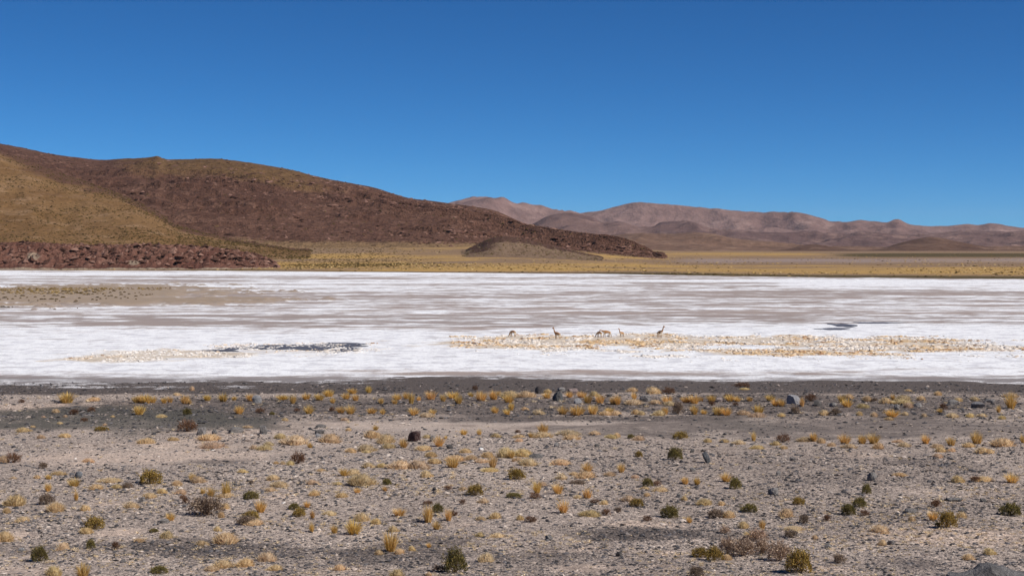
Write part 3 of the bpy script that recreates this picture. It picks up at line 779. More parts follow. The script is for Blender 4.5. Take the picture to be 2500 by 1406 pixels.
GREY = np.array([[0.055, 0.052, 0.054], [0.085, 0.08, 0.082], [0.13, 0.12, 0.12], [0.20, 0.170, 0.155], [0.29, 0.235, 0.20], [0.38, 0.31, 0.26], [0.50, 0.42, 0.355], [0.66, 0.60, 0.54]])
idx = np.clip((tone ** 1.3 * 7.0 - 2.2 * dk - 1.5 * ol + 0.8 * sd).astype(int), 0, 7)
cc = GREY[idx] * (0.8 + 0.4 * rng.random((k, 1)))
o = bodies('loose_stones', np.stack([Xq, Yq, Zq + s * 0.12], -1), s * (0.8 + 0.5 * rng.random(k)), s * (0.6 + 0.4 * rng.random(k)), s * (0.45 + 0.45 * rng.random(k)), cc, M_STONE, rng, tilt=0.5)
tag(o, 'small grey and pinkish stones strewn over the gravel ground', 'stones', kind='stuff')
print('stones', k)

# ------------------------------------------------------------------ plants: unit meshes (1 wide, 1 tall), shared between copies
def blades(r_, n, spread, root, h0, h1, width, curve, cols, segs=3, dome=0.0):
    V = []; Fc = []; C = []
    for i in range(n):
        a = r_.uniform(0, 2 * math.pi); rr = math.sqrt(r_.random())
        bx, by = root * rr * math.cos(a), root * rr * math.sin(a)
        da = a + r_.uniform(-0.7, 0.7)
        lean = spread * (0.25 + 0.75 * rr) * r_.uniform(0.6, 1.15)
        h = r_.uniform(h0, h1) * (1 - dome * rr * rr)
        wx, wy = -math.sin(da + r_.uniform(-1, 1)), math.cos(da + r_.uniform(-1, 1))
        c = np.array(r_.choice(cols)) * r_.uniform(0.75, 1.2)
        b = len(V)
        for s in range(segs + 1):
            t = s / segs
            out = lean * t ** curve
            z = h * t * (1 - 0.22 * lean * t)
            x, y = bx + out * math.cos(da), by + out * math.sin(da)
            w = width * (1 - t) ** 0.7 * 0.5
            if s < segs:
                V += [(x - wx * w, y - wy * w, z), (x + wx * w, y + wy * w, z)]; C += [c, c]
            else:
                V.append((x, y, z)); C.append(c)
        for s in range(segs - 1):
            q = b + 2 * s
            Fc += [(q, q + 1, q + 3), (q, q + 3, q + 2)]
        q = b + 2 * (segs - 1)
        Fc.append((q, q + 1, q + 2))
    return V, Fc, C
def fit(V, keepz=True):
    V = np.array(V, float)
    w = max(np.percentile(np.abs(V[:, 0]), 98), np.percentile(np.abs(V[:, 1]), 98)) * 2
    V[:, :2] /= w
    V[:, 2] /= np.percentile(V[:, 2], 99)
    return V

GOLD = [(0.76, 0.49, 0.15), (0.82, 0.57, 0.21), (0.68, 0.42, 0.11), (0.84, 0.64, 0.32), (0.56, 0.34, 0.09)]
STRAW = [(0.78, 0.60, 0.37), (0.84, 0.68, 0.45), (0.70, 0.53, 0.31), (0.74, 0.55, 0.29), (0.62, 0.46, 0.27)]
def tussock_mesh(seed):
    r_ = random.Random(seed)
    V, Fc, C = blades(r_, 260, r_.uniform(0.34, 0.62), 0.22, 0.40, 1.0, 0.034, r_.uniform(1.2, 1.7), GOLD, 3, 0.25)
    return mesh_from('grass_tussock', fit(V), Fc, False, [M_GRASS], None, np.array(C))
def cushion_mesh(seed):
    """low dome of short dry stems, one or two humps wide"""
    r_ = random.Random(seed)
    V = []; Fc = []; C = []
    humps = [(0, 0, 1.0)] + [(r_.uniform(-0.45, 0.45), r_.uniform(-0.3, 0.3), r_.uniform(0.45, 0.8)) for _ in range(r_.choice([1, 2, 3]))]
    for (hx, hy, hs) in humps:
        for i in range(int(300 * hs)):
            a = r_.uniform(0, 2 * math.pi); rr = math.sqrt(r_.random())
            bx, by = hx + 0.42 * hs * rr * math.cos(a), hy + 0.42 * hs * rr * math.sin(a)
            top = hs * math.sqrt(max(0.02, 1 - rr * rr)) * 0.85
            z0 = max(0.0, top - 0.45 * hs)
            dx, dy = math.cos(a) * rr * 0.22 + r_.uniform(-.1, .1), math.sin(a) * rr * 0.22 + r_.uniform(-.1, .1)
            w = 0.022; wa = r_.uniform(0, 6.28); wx, wy = w * math.cos(wa), w * math.sin(wa)
            b = len(V); c = np.array(r_.choice(STRAW)) * r_.uniform(0.75, 1.2)
            V += [(bx - wx, by - wy, z0), (bx + wx, by + wy, z0), (bx + dx, by + dy, top + r_.uniform(0, 0.22) * hs)]
            C += [c] * 3; Fc.append((b, b + 1, b + 2))
        # packed litter in the middle of the hump
        k = 12; b = len(V); cc = np.array((0.62, 0.46, 0.27))
        for j, (rz, zz) in enumerate(((0.40, 0.0), (0.36, 0.42), (0.22, 0.70))):
            for i in range(k):
                a = 2 * math.pi * i / k; q = r_.uniform(0.85, 1.1)
                V.append((hx + rz * hs * q * math.cos(a), hy + rz * hs * q * math.sin(a), zz * hs * r_.uniform(.85, 1.1))); C.append(cc * r_.uniform(.8, 1.15))
        V.append((hx, hy, 0.8 * hs)); C.append(cc)
        for j in range(2):
            for i in range(k):
                p0, p1 = b + j * k + i, b + j * k + (i + 1) % k
                Fc += [(p0, p1, p1 + k), (p0, p1 + k, p0 + k)]
        for i in range(k): Fc.append((b + 2 * k + i, b + 2 * k + (i + 1) % k, b + 3 * k))
    return mesh_from('straw_tuft', fit(V), Fc, False, [M_GRASS], None, np.array(C))
def tube3(V, Fc, C, p, q, r0, r1, c):
    b = len(V); d = (q - p); 
    if d.length < 1e-6: return
    d.normalize(); s = d.orthogonal().normalized(); t = d.cross(s)
    for (pt, r) in ((p, r0), (q, r1)):
        for k in range(3):
            a = k * 2.0944
            V.append(tuple(pt + (s * math.cos(a) + t * math.sin(a)) * r)); C.append(c)
    for k in range(3):
        k2 = (k + 1) % 3
        Fc.extend([(b + k, b + k2, b + 3 + k2), (b + k, b + 3 + k2, b + 3 + k)])
def shrub_meshes(seed, leafcols, stemcols, n_stem, n_leaf, leaf, upright, shape):
    """woody stems that fork twice and, on and between them, small leaf sprays"""
    r_ = random.Random(seed)
    V = []; Fc = []; C = []; tips = []
    for i in range(n_stem):
        a = r_.uniform(0, 6.283); e = r_.uniform(upright[0], upright[1])
        L = r_.uniform(0.35, 0.55)
        p = Vector((r_.uniform(-.08, .08), r_.uniform(-.08, .08), 0))
        d = Vector((math.cos(a) * math.cos(e), math.sin(a) * math.cos(e), math.sin(e)))
        q = p + d * L
        tube3(V, Fc, C, p, q, 0.012, 0.008, np.array(r_.choice(stemcols)) * r_.uniform(.8, 1.2))
        for f in range(r_.choice([2, 3, 3, 4])):
            d2 = (d + Vector((r_.uniform(-.6, .6), r_.uniform(-.6, .6), r_.uniform(-.15, .5)))).normalized()
            p2 = p + d * L * r_.uniform(0.45, 1.0); q2 = p2 + d2 * r_.uniform(0.2, 0.42)
            c2 = np.array(r_.choice(stemcols)) * r_.uniform(.8, 1.3)
            tube3(V, Fc, C, p2, q2, 0.008, 0.004, c2)
            tips.append((p2, q2))
            for g in range(2):
                d3 = (d2 + Vector((r_.uniform(-.7, .7), r_.uniform(-.7, .7), r_.uniform(-.1, .6)))).normalized()
                p3 = p2 + (q2 - p2) * r_.uniform(.4, 1); q3 = p3 + d3 * r_.uniform(0.1, 0.22)
                tube3(V, Fc, C, p3, q3, 0.006, 0.003, c2)
                tips.append((p3, q3))
    LV = []; LF = []; LC = []
    for i in range(n_leaf):
        p, q = r_.choice(tips)
        t = r_.uniform(0.1, 1.05)
        o = p + (q - p) * t + Vector((r_.gauss(0, .03), r_.gauss(0, .03), r_.gauss(0, .03)))
        if o.z < 0.03: o.z = 0.03 + r_.random() * .05
        d = Vector((r_.gauss(0, 1), r_.gauss(0, 1), r_.gauss(0.4, 1))).normalized()
        if r_.random() < shape:          # sprigs that close the crown into a rounded bush
            a = r_.uniform(0, 6.283); ce = r_.uniform(0.0, 1.0); se = math.sqrt(1 - ce * ce)
            lump = 0.82 + 0.18 * math.sin(3 * a + seed) * math.cos(4 * ce + seed)
            rr = lump * r_.uniform(0.55, 1.0) ** 0.5
            o = Vector((0.62 * rr * se * math.cos(a), 0.62 * rr * se * math.sin(a), 0.05 + 0.75 * rr * ce))
            d = (Vector((se * math.cos(a), se * math.sin(a), ce + 0.5)) + Vector((r_.gauss(0, .4), r_.gauss(0, .4), r_.gauss(0, .4)))).normalized()
        s = d.orthogonal().normalized()
        s = Matrix.Rotation(r_.uniform(0, 6.28), 3, d) @ s
        l = leaf * r_.uniform(.7, 1.5); w = l * 0.2
        b = len(LV)
        LV += [tuple(o - s * w * .3), tuple(o + d * l * .5 - s * w), tuple(o + d * l), tuple(o + d * l * .5 + s * w)]
        LF += [(b, b + 1, b + 2), (b, b + 2, b + 3)]
        LC += [np.array(r_.choice(leafcols)) * r_.uniform(.7, 1.3)] * 4
    V = np.array(V); LV = np.array(LV)
    A_ = np.concatenate([V, LV])
    w = np.percentile(np.abs(A_[:, :2]), 97.5) * 2; h = np.percentile(A_[:, 2], 98)
    for q in (V, LV): q[:, :2] /= w; q[:, 2] /= h
    return (mesh_from('stems', V, Fc, False, [M_LEAF], None, np.array(C)), mesh_from('foliage', LV, LF, False, [M_LEAF], None, np.array(LC)))

GREEN = [(0.22, 0.185, 0.06), (0.165, 0.15, 0.05), (0.30, 0.24, 0.08), (0.36, 0.27, 0.09), (0.12, 0.105, 0.04)]
OLIVEGOLD = [(0.38, 0.26, 0.07), (0.48, 0.32, 0.09), (0.28, 0.20, 0.05), (0.56, 0.38, 0.12), (0.18, 0.14, 0.04)]
BROWN = [(0.19, 0.092, 0.052), (0.25, 0.13, 0.075), (0.13, 0.064, 0.038), (0.32, 0.19, 0.11)]
GREYTW = [(0.56, 0.41, 0.30), (0.46, 0.34, 0.25), (0.66, 0.50, 0.36), (0.32, 0.22, 0.155)]
WOOD = [(0.16, 0.105, 0.065), (0.22, 0.15, 0.095), (0.11, 0.075, 0.05)]
VAR = {
    'g': [tussock_mesh(100 + k) for k in range(8)],
    'p': [cushion_mesh(200 + k) for k in range(9)],
    's': [shrub_meshes(300 + k, GREEN, WOOD, 26, 2400, 0.075, (0.5, 1.45), 0.7) for k in range(4)],
    'o': [shrub_meshes(320 + k, OLIVEGOLD, WOOD, 28, 2100, 0.08, (0.5, 1.45), 0.6) for k in range(4)],
    'b': [shrub_meshes(340 + k, BROWN, [(0.14, .075, .045), (0.20, .115, .07)], 26, 1300, 0.07, (0.35, 1.4), 0.45) for k in range(4)],
    't': [shrub_meshes(360 + k, GREYTW, GREYTW, 34, 1200, 0.09, (0.4, 1.4), 0.5) for k in range(4)],
}
NAMES = {'g': 'grass_tussock', 'p': 'straw_tuft', 's': 'green_shrub', 'o': 'olive_shrub', 'b': 'brown_shrub', 't': 'twiggy_shrub', 'r': 'rock'}
CATS = {'g': 'grass tussock', 'p': 'tuft', 's': 'shrub', 'o': 'shrub', 'b': 'shrub', 't': 'shrub', 'r': 'rock'}
NOUN = {'g': 'golden upright grass tussock', 'p': 'pale straw grass cushion', 's': 'dark green shrub', 'o': 'olive-gold shrub', 'b': 'reddish brown shrub', 't': 'grey-tan twiggy shrub', 'r': 'grey rock'}
GROUPS = {'g': 'golden grass tussocks on the gravel', 'p': 'pale grass cushions on the gravel', 's': 'green shrubs on the gravel', 'o': 'olive-gold shrubs on the gravel', 'b': 'brown shrubs on the gravel', 't': 'twiggy shrubs on the gravel', 'r': 'rocks on the gravel'}

# ------------------------------------------------------------------ what stands where: photograph column, row of the foot, width, height in photograph pixels
CATALOG = {
'g': '''163 983 34 20;333 983 18 13;346 983 18 16;358 984 20 17;373 983 18 14;400 984 16 12;415 983 16 13;452 985 20 17;463 986 13 10;340 1012 28 18;
506 978 16 12;545 980 28 17;572 977 12 8;611 979 22 15;690 976 26 10;715 985 18 19;748 976 22 13;780 977 24 14;803 968 24 14;845 974 24 13;868 978 18 13;860 961 20 11;900 959 14 14;812 984 12 11;930 985 13 11;964 986 14 10;970 976 26 12;992 974 16 14;
584 1010 20 16;754 1010 24 18;856 1010 28 17;832 1008 22 13;908 1009 22 11;934 1011 16 12;757 1093 14 12;985 1093 24 22;917 1050 18 12;840 1161 26 18;
1004 985 14 22;1052 975 24 17;1022 979 12 10;1082 980 16 16;1107 973 30 14;1120 985 20 17;1150 968 16 9;1175 978 26 19;1205 975 20 18;1218 966 14 10;1242 983 26 16;1336 972 24 12;1208 1008 16 13;1238 1013 18 13;1248 1001 14 15;1374 1011 28 17;1410 1013 34 18;1447 1011 26 19;1488 1009 20 12;1390 970 20 12;1420 970 24 12;1435 984 20 17;1465 985 20 18;1495 987 14 14;1010 1013 30 15;1056 1011 18 11;1326 1057 26 22;1296 1068 14 13;1132 1061 20 12;1170 1062 14 15;1072 1089 30 24;1088 1071 9 8;1105 1141 34 22;1203 1141 24 30;1434 1151 32 22;1248 1118 20 18;
1507 987 20 19;1548 975 14 16;1630 985 26 16;1624 1011 14 15;1695 1011 22 19;1718 1011 16 10;1752 1013 22 17;1772 1014 28 17;1852 1011 22 19;1675 982 24 12;1695 985 24 17;1711 979 12 9;1782 979 24 14;1800 980 20 11;1830 979 14 9;1880 979 24 13;1892 991 18 15;1908 992 18 16;1958 992 12 19;1738 980 22 13;1840 1076 18 21;1987 1077 20 19;1517 1153 24 22;1773 1175 34 20;
2055 981 18 15;2068 993 28 17;2180 977 14 13;2178 1018 32 15;2295 1007 14 9;2468 999 26 34;2438 1007 12 15;2062 1083 32 22;2105 1083 24 21;2133 1083 32 24;2260 1083 26 21;2322 1087 26 19;2385 1083 28 28;2497 1081 16 21;
119 1169 17 11;181 1187 38 20;117 1199 23 20;186 1222 11 23;495 1205 16 13;202 1410 32 34;470 1176 18 22;515 1212 26 22;552 1212 24 34;636 1250 28 28;750 1238 18 14;763 1265 13 19;761 1298 17 24;816 1301 20 20;863 1304 46 34;953 1346 42 46;872 1203 17 12;940 1198 18 11;975 1259 34 18;
1045 1275 30 40;1095 1271 20 30;1066 1292 24 21;1311 1203 24 28;1362 1205 28 24;1434 1215 25 21;1375 1251 34 30;1047 1336 15 12;1673 1181 19 16;1702 1183 19 18;1683 1276 17 15;1861 1291 17 22;2470 1178 36 22;2278 1271 28 24;415 1270 26 18;1835 1312 36 14''',
'p': '''432 966 18 7;469 953 11 9;230 978 26 8;136 1007 15 8;394 1019 23 7;57 1053 34 10;98 1070 21 10;158 1067 27 10;361 1082 42 14;420 1075 27 9;216 1128 26 10;8 1129 26 18;106 1019 9 4;160 1018 10 5;275 1018 9 4;256 1038 11 5;146 1035 13 6;80 1043 11 5;
696 1027 16 8;842 1026 19 7;510 1074 52 15;520 1093 64 15;683 1070 27 13;722 1083 64 22;808 1080 56 22;620 1096 25 11;655 1086 25 9;650 1098 38 13;851 1051 15 7;905 1069 42 19;942 1081 42 21;855 1104 25 11;894 1101 46 17;946 1094 32 13;896 1105 21 7;898 1141 32 13;933 1140 23 10;978 1143 58 21;690 1133 15 8;674 1132 15 7;709 1135 19 11;784 1151 23 8;591 1153 26 9;665 1171 30 13;604 1043 21 5;862 1158 32 14;885 1182 62 24;
1245 970 42 14;1282 969 38 13;1042 1018 30 10;1313 1011 23 10;1280 1001 17 7;1478 1013 26 9;1042 1069 24 9;1210 1067 25 10;1268 1069 28 9;1268 1077 21 8;1325 1067 52 14;1385 1062 52 13;1395 1073 46 13;1452 1061 27 10;1490 1069 27 9;1035 1098 42 11;1052 1115 32 13;1060 1131 32 13;1112 1125 52 14;1150 1121 32 11;1020 1143 62 21;1040 1164 30 17;1135 1105 26 11;1190 1116 32 14;1235 1116 42 24;1275 1113 42 18;1175 1129 32 10;1265 1126 26 11;1290 1135 42 16;1195 1150 46 9;1365 1133 42 13;1372 1169 27 13;1430 1166 46 17;1488 1161 32 10;1400 1159 21 8;1450 967 21 11;1338 959 15 8;
1545 956 21 9;1594 961 29 14;1548 986 42 10;1600 986 24 9;1552 1011 21 11;1567 1013 17 9;1610 1014 25 11;1635 990 27 10;1812 1012 29 10;1852 1018 38 10;1908 1017 17 8;1728 1079 19 10;1768 1079 24 8;1805 1083 32 10;1560 1074 28 11;1965 1077 38 11;1506 1067 19 11;1505 1013 21 10;1850 1095 34 9;1895 1086 26 10;1912 1095 24 8;1550 1166 18 8;1820 951 18 4;
2072 973 21 10;2118 979 23 11;2104 995 26 9;2162 985 30 13;2205 977 32 11;2200 986 36 10;2218 995 21 11;2248 977 17 10;2218 955 15 5;2290 965 17 9;2338 979 19 8;2379 978 19 9;2466 970 32 10;2012 1013 23 11;2098 1014 15 9;2134 1017 17 10;2170 1025 21 8;2210 1013 15 8;2325 1019 25 10;2369 1018 17 9;2398 1017 21 7;2446 1023 17 8;2256 1017 13 8;2005 1081 21 13;2032 1089 21 10;2075 1093 38 11;2145 1095 26 15;2196 1081 30 9;2208 1090 32 11;2285 1093 32 11;2296 1103 28 13;2325 1102 23 10;2398 1106 46 15;2450 1089 54 20;2365 1091 32 11;2290 1117 23 11;
90 1167 15 8;33 1169 17 7;145 1159 32 9;235 1194 36 13;265 1176 52 10;285 1191 27 10;432 1185 27 13;396 1204 23 12;442 1206 27 13;40 1233 46 25;135 1248 46 22;57 1273 32 13;205 1246 25 15;322 1239 36 13;365 1215 32 13;210 1301 32 14;10 1321 42 25;155 1341 30 19;410 1313 32 19;340 1323 30 10;490 1331 32 13;130 1404 44 24;16 1253 21 15;482 1178 34 16;
680 1187 38 13;660 1198 25 9;760 1181 32 11;768 1209 27 13;835 1213 32 11;885 1271 32 19;805 1257 32 11;825 1183 19 8;552 1325 64 25;530 1296 21 13;652 1369 42 21;545 1385 50 20;600 1382 42 20;515 1393 32 13;673 1391 36 13;920 1279 26 15;960 1297 26 15;620 1280 52 12;925 1353 21 11;976 1351 26 13;830 1391 26 15;970 1408 36 20;540 1263 17 15;549 1241 26 14;556 1213 40 12;
1181 1227 27 13;1210 1265 27 15;1172 1269 21 10;1268 1269 19 13;1215 1311 32 11;1172 1309 21 11;1190 1371 38 23;1325 1185 26 10;1445 1259 52 15;1410 1216 19 9;1475 1231 21 11;1005 1344 17 13;1046 1405 15 11;1130 1196 23 9;
1612 1199 36 11;1575 1194 21 7;1580 1211 17 9;1535 1223 32 15;1720 1231 36 15;1671 1221 15 12;1762 1233 19 11;1780 1263 32 17;1920 1261 32 21;1940 1293 52 9;1815 1289 26 17;1990 1316 15 11;1775 1366 26 14;
2338 1177 32 17;2402 1173 42 11;2145 1299 40 19;2155 1331 21 16;2225 1271 19 13;2415 1353 32 17;2365 1366 32 15;2347 1263 27 15;2195 1161 30 8''',
's': '''457 1012 21 15;664 1013 13 8;222 1338 21 22;97 1369 40 36;388 1399 42 17;375 1299 23 9;612 1218 38 19;718 1243 27 15;945 1183 22 15;1068 1251 28 22;1112 1397 54 58;1540 1070 19 10;1648 1121 37 28;1635 1263 44 28;1830 1249 42 19;1795 1193 29 27;1582 1187 26 20;2115 1205 23 24;2098 1237 33 23;2072 1257 35 27;2468 1257 52 28;2289 1285 13 11;1255 1214 37 11;945 1183 10 8''',
'o': '''247 1051 35 10;367 1181 52 34;230 1291 46 30;730 1261 32 21;1262 1169 43 25;1160 1208 40 24;1660 1071 38 17;1555 1236 35 19;1950 1231 31 17;1708 1359 40 23;1744 1367 42 32;1952 1397 64 56;2314 1287 42 38;1560 1115 19 14;615 1269 40 22''',
'b': '''180 1012 21 13;223 1005 19 11;456 1053 48 28;32 1129 34 24;205 1029 19 9;53 983 15 9;634 1008 23 13;724 1004 15 8;810 1004 15 11;726 1131 35 28;1160 952 15 12;1264 1057 15 8;1633 961 32 16;1813 946 39 13;1980 979 31 17;1796 991 15 9;1738 990 17 11;2303 1000 21 15;1605 1185 20 12;447 1217 17 9;453 1229 19 15;282 1341 21 19;1306 1216 28 14;1295 1274 32 15;1480 1257 24 15;1107 1259 19 13;1130 1231 17 13;1045 1231 25 9;1452 1227 25 9;1093 1195 21 9;1072 1395 36 16;2018 1271 19 15;2110 1259 23 14;2285 1237 27 17;2382 1175 25 13;1580 1271 23 13;1912 1079 36 20;1775 968 18 7''',
't': '''105 1143 21 15;113 1231 37 25;505 1257 86 44;312 1191 27 13;600 1279 48 20;614 1181 11 9;1655 1011 29 30;1942 1009 23 17;2040 1013 31 16;1410 1181 42 9;1748 1263 42 20;1962 1277 25 21;1508 1251 19 13;1770 1301 27 16;1776 1352 46 40;1812 1356 62 42;1860 1352 46 38;1902 1368 62 44;1850 1320 52 28;1702 1408 38 26;1930 1311 31 17;2050 1374 31 22;2135 980 16 9''',
'r': '''492 1061 24 19;193 1167 21 17;626 983 27 19;572 1056 42 15;642 1059 23 20;780 1059 25 11;780 1043 32 8;776 1067 17 8;526 1059 17 11;1013 1076 36 25;953 1080 17 8;1315 961 28 19;1370 954 25 9;1400 963 28 15;1362 978 30 24;1412 985 27 14;1487 969 15 9;1058 1077 21 15;1097 1095 19 11;1360 1090 17 11;1456 1091 15 9;1238 1104 32 9;1175 1099 13 7;1310 1118 38 11;1572 979 27 15;1940 986 34 22;1995 991 25 15;1737 1129 19 32;1757 981 15 11;2240 992 25 10;2325 989 32 13;2385 995 36 15;2415 981 25 7;2035 993 21 11;2190 996 15 10;2130 1173 26 21;347 1225 15 13;400 1276 29 11;52 1346 17 9;303 1373 17 9;800 1339 15 10;1340 1317 20 12;1062 1197 15 9;1890 1207 36 17;1658 1213 15 9;1681 1232 15 8;1510 1358 15 13;2220 1252 42 12;2352 1248 27 8;2331 1223 42 9;2021 1337 25 9;2175 1329 21 11;2050 1015 16 7;430 1345 16 8;1690 1105 13 9;1690 1150 16 10;1830 1145 15 9;1935 1125 16 10;1900 1160 15 10;2270 1260 15 9;2400 1225 17 9'''}
# things with a look of their own: (kind, column, row) -> label, short name used to place their neighbours
LAND = {
('s', 1112, 1397): ('tall dense dark green shrub at the bottom centre of the gravel', 'tall dark green shrub'),
('o', 1952, 1397): ('round golden shrub in front of the pale twiggy thicket', 'round golden shrub'),
('t', 505, 1257): ('widest brown twiggy shrub, alone on the left of the gravel', 'wide brown twiggy shrub'),
('o', 367, 1181): ('round olive-gold shrub with a long shadow on pinkish sand', 'round olive-gold shrub on sand'),
('s', 97, 1369): ('round green shrub near the bottom left corner', 'round green corner shrub'),
('s', 388, 1399): ('flat dark green shrub at the bottom edge on the left', 'flat dark green shrub'),
('r', 1013, 1076): ('dark reddish boulder lying between straw cushions in mid-gravel', 'dark reddish boulder'),
('b', 456, 1053): ('large dark reddish shrub beside grey rocks at the greenish gravel', 'large dark reddish shrub'),
('b', 726, 1131): ('red-brown shrub of bare upright twigs fanning out', 'fanned red shrub'),
('r', 1175, 1099): ('small bright white stone in the middle of the gravel', 'bright white stone'),
('r', 1737, 1129): ('narrow dark slab of rock leaning on end', 'leaning dark slab'),
('s', 1648, 1121): ('lone dark olive shrub on stony ground below the grey track', 'lone dark olive shrub'),
('r', 1940, 986): ('pale blue-grey boulder among golden tussocks by the beach', 'pale blue-grey boulder'),
('g', 2468, 999): ('tallest golden tussock, at the right edge by the dark beach', 'tallest golden tussock'),
('r', 193, 1167): ('rounded grey stone behind a golden tussock on the left', 'rounded grey stone'),
('g', 1045, 1275): ('tall tawny tussock in front of a green shrub', 'tall tawny tussock'),
('g', 863, 1304): ('broad spiky golden tussock in the lower centre left', 'broad spiky tussock'),
('g', 953, 1346): ('upright golden tussock throwing a long dark shadow', 'upright shadowed tussock'),
('s', 1635, 1263): ('low bright dark-green shrub on pale stones right of centre', 'low green shrub'),
('s', 2468, 1257): ('dark green shrub at the right edge of the picture', 'right-edge green shrub'),
('o', 2314, 1287): ('loose olive-gold shrub beside a golden tussock on the right', 'loose olive-gold shrub'),
('b', 1813, 946): ('low brown shrub alone on the dark beach', 'brown beach shrub'),
('b', 1633, 961): ('reddish shrub beside a straw cushion on the dark beach', 'reddish beach shrub'),
('g', 163, 983): ('lone golden tussock at the far left by the dark beach', 'lone left tussock'),
('r', 626, 983): ('split grey rock beside a golden tussock at the beach', 'split grey rock'),
('r', 1362, 978): ('dark grey boulder in the middle of the tussock line', 'dark grey boulder'),
('r', 2385, 995): ('blue-grey flat boulder near the right end of the tussock line', 'blue-grey flat boulder'),
('b', 1912, 1079): ('dark brown shrub at the near edge of the grey track', 'dark trackside shrub'),
('g', 2133, 1083): ('bushy double golden tussock on the near side of the track', 'bushy trackside tussock'),
('g', 2385, 1083): ('tall spiky tussock on the near side of the grey track', 'spiky trackside tussock'),
('s', 1795, 1193): ('upright olive-green shrub in front of a splayed bright tussock', 'upright olive-green shrub'),
('r', 1890, 1207): ('flat dark grey rock with a pale right end', 'flat two-toned rock'),
('g', 2470, 1178): ('round golden tussock at the right edge with a dark shadow', 'round right-edge tussock'),
('r', 642, 1059): ('angular grey rock with a dark left face', 'angular grey rock'),
('p', 722, 1083): ('large rounded tan grass cushion left of its twin', 'large tan cushion'),
('s', 612, 1218): ('low dark olive shrub right of two tall tussocks', 'low dark olive shrub'),
('o', 1262, 1169): ('sprawling olive-brown shrub below straw cushions', 'sprawling olive-brown shrub'),
('o', 1160, 1208): ('grey-olive shrub on smooth grey gravel', 'grey-olive shrub'),
('s', 2115, 1205): ('small dark green shrub with a shadow on bare stones', 'small shadowed green shrub'),
('t', 1655, 1011): ('bare tan shrub with a black shadow in the tussock line', 'bare shadowed shrub'),
('b', 2303, 1000): ('small reddish shrub between grey rocks on the right', 'small reddish shrub'),
('t', 1812, 1356): ('pale pinkish thicket of bare twigs at the lower right', 'pale twig thicket'),
('s', 222, 1338): ('small yellow-green shrub standing alone in dark gravel', 'small yellow-green shrub'),
('g', 1362, 1205): ('golden tussock between two others on smooth grey gravel', 'middle tussock of three'),
('t', 113, 1231): ('reddish tan twiggy shrub behind a pale straw cushion', 'reddish tan twiggy shrub'),
('g', 1434, 1151): ('golden tussock right above a wide straw cushion', 'tussock above the cushion'),
('o', 230, 1291): ('open olive shrub with spreading stems on the left', 'open olive shrub'),
}
ents = []
for kd, txt in CATALOG.items():
    for q in txt.replace('\n', '').split(';'):
        u, v, w, h = map(float, q.split())
        ents.append(dict(k=kd, u=u, v=v, w=w, h=h))
for e in ents:
    L = LAND.get((e['k'], int(e['u']), int(e['v'])))
    e['label'], e['short'] = L if L else (None, None)
lands = [e for e in ents if e['short']]
# neighbours are told by the nearest landmark: "second nearest ... to the left of the ..."
SECT = ['left of', 'right of', 'in front of', 'behind']
ORD = ['nearest', 'second nearest', 'third nearest', 'fourth nearest', 'fifth nearest', 'sixth nearest', 'seventh nearest', 'eighth nearest', 'ninth nearest']
cand = []
for L in lands:
    for kd in NOUN:
        for si in range(4):
            near = []
            for e in ents:
                if e is L or e['k'] != kd: continue
                dx, dy = e['u'] - L['u'], (e['v'] - L['v']) * 2.2
                s = (0 if dx < 0 else 1) if abs(dx) >= abs(dy) else (2 if dy > 0 else 3)
                if s == si: near.append((math.hypot(dx, dy), id(e), e))
            near.sort(key=lambda q: q[:2])
            for rk, (d, _, e) in enumerate(near[:9]):
                cand.append((rk * 130 + d, rk, d, si, L, e))
cand.sort(key=lambda c: c[0])
for sc_, rk, d, si, L, e in cand:
    if e['label'] or d > 900: continue
    e['label'] = f"{NOUN[e['k']]} {ORD[rk]} {SECT[si]} the {L['short']}"
for e in ents:
    if not e['label']:
        e['label'] = {'g': 'golden upright grass tussock away from any shrub', 'p': 'pale straw grass cushion on open gravel'}.get(e['k'], NOUN[e['k']] + ' on open gravel')
        e['shared'] = True

# rocks: angular unit bodies cut by random planes
def rock_mesh(seed, cuts=14):
    r_ = random.Random(seed)
    bm = bmesh.new()
    bmesh.ops.create_icosphere(bm, subdivisions=2, radius=1.0)
    for i in range(cuts):
        nrm = Vector((r_.gauss(0, 1), r_.gauss(0, 1), r_.gauss(0, 0.8))).normalized()
        dist = r_.uniform(0.36, 0.8)
        for vtx in bm.verts:
            t = vtx.co.dot(nrm) - dist
            if t > 0: vtx.co -= nrm * t * 0.96
    vs_ = np.array([v.co[:] for v in bm.verts])
    nz = fbm(vs_[:, 0] * 3 + seed, vs_[:, 1] * 3 + vs_[:, 2] * 2, 3, seed)
    for v, q in zip(bm.verts, nz): v.co *= 1 + 0.06 * q
    zs = [v.co.z for v in bm.verts]; lo, hi = min(zs), max(zs)
    wx = max(abs(v.co.x) for v in bm.verts)
    for v in bm.verts:
        v.co.x /= 2 * wx; v.co.y /= 2 * wx; v.co.z = (v.co.z - lo) / (hi - lo)
    me = bpy.data.meshes.new('rock'); bm.to_mesh(me); bm.free()
    me.materials.append(M_ROCK)
    return me
ROCKS = [rock_mesh(400 + k) for k in range(7)]
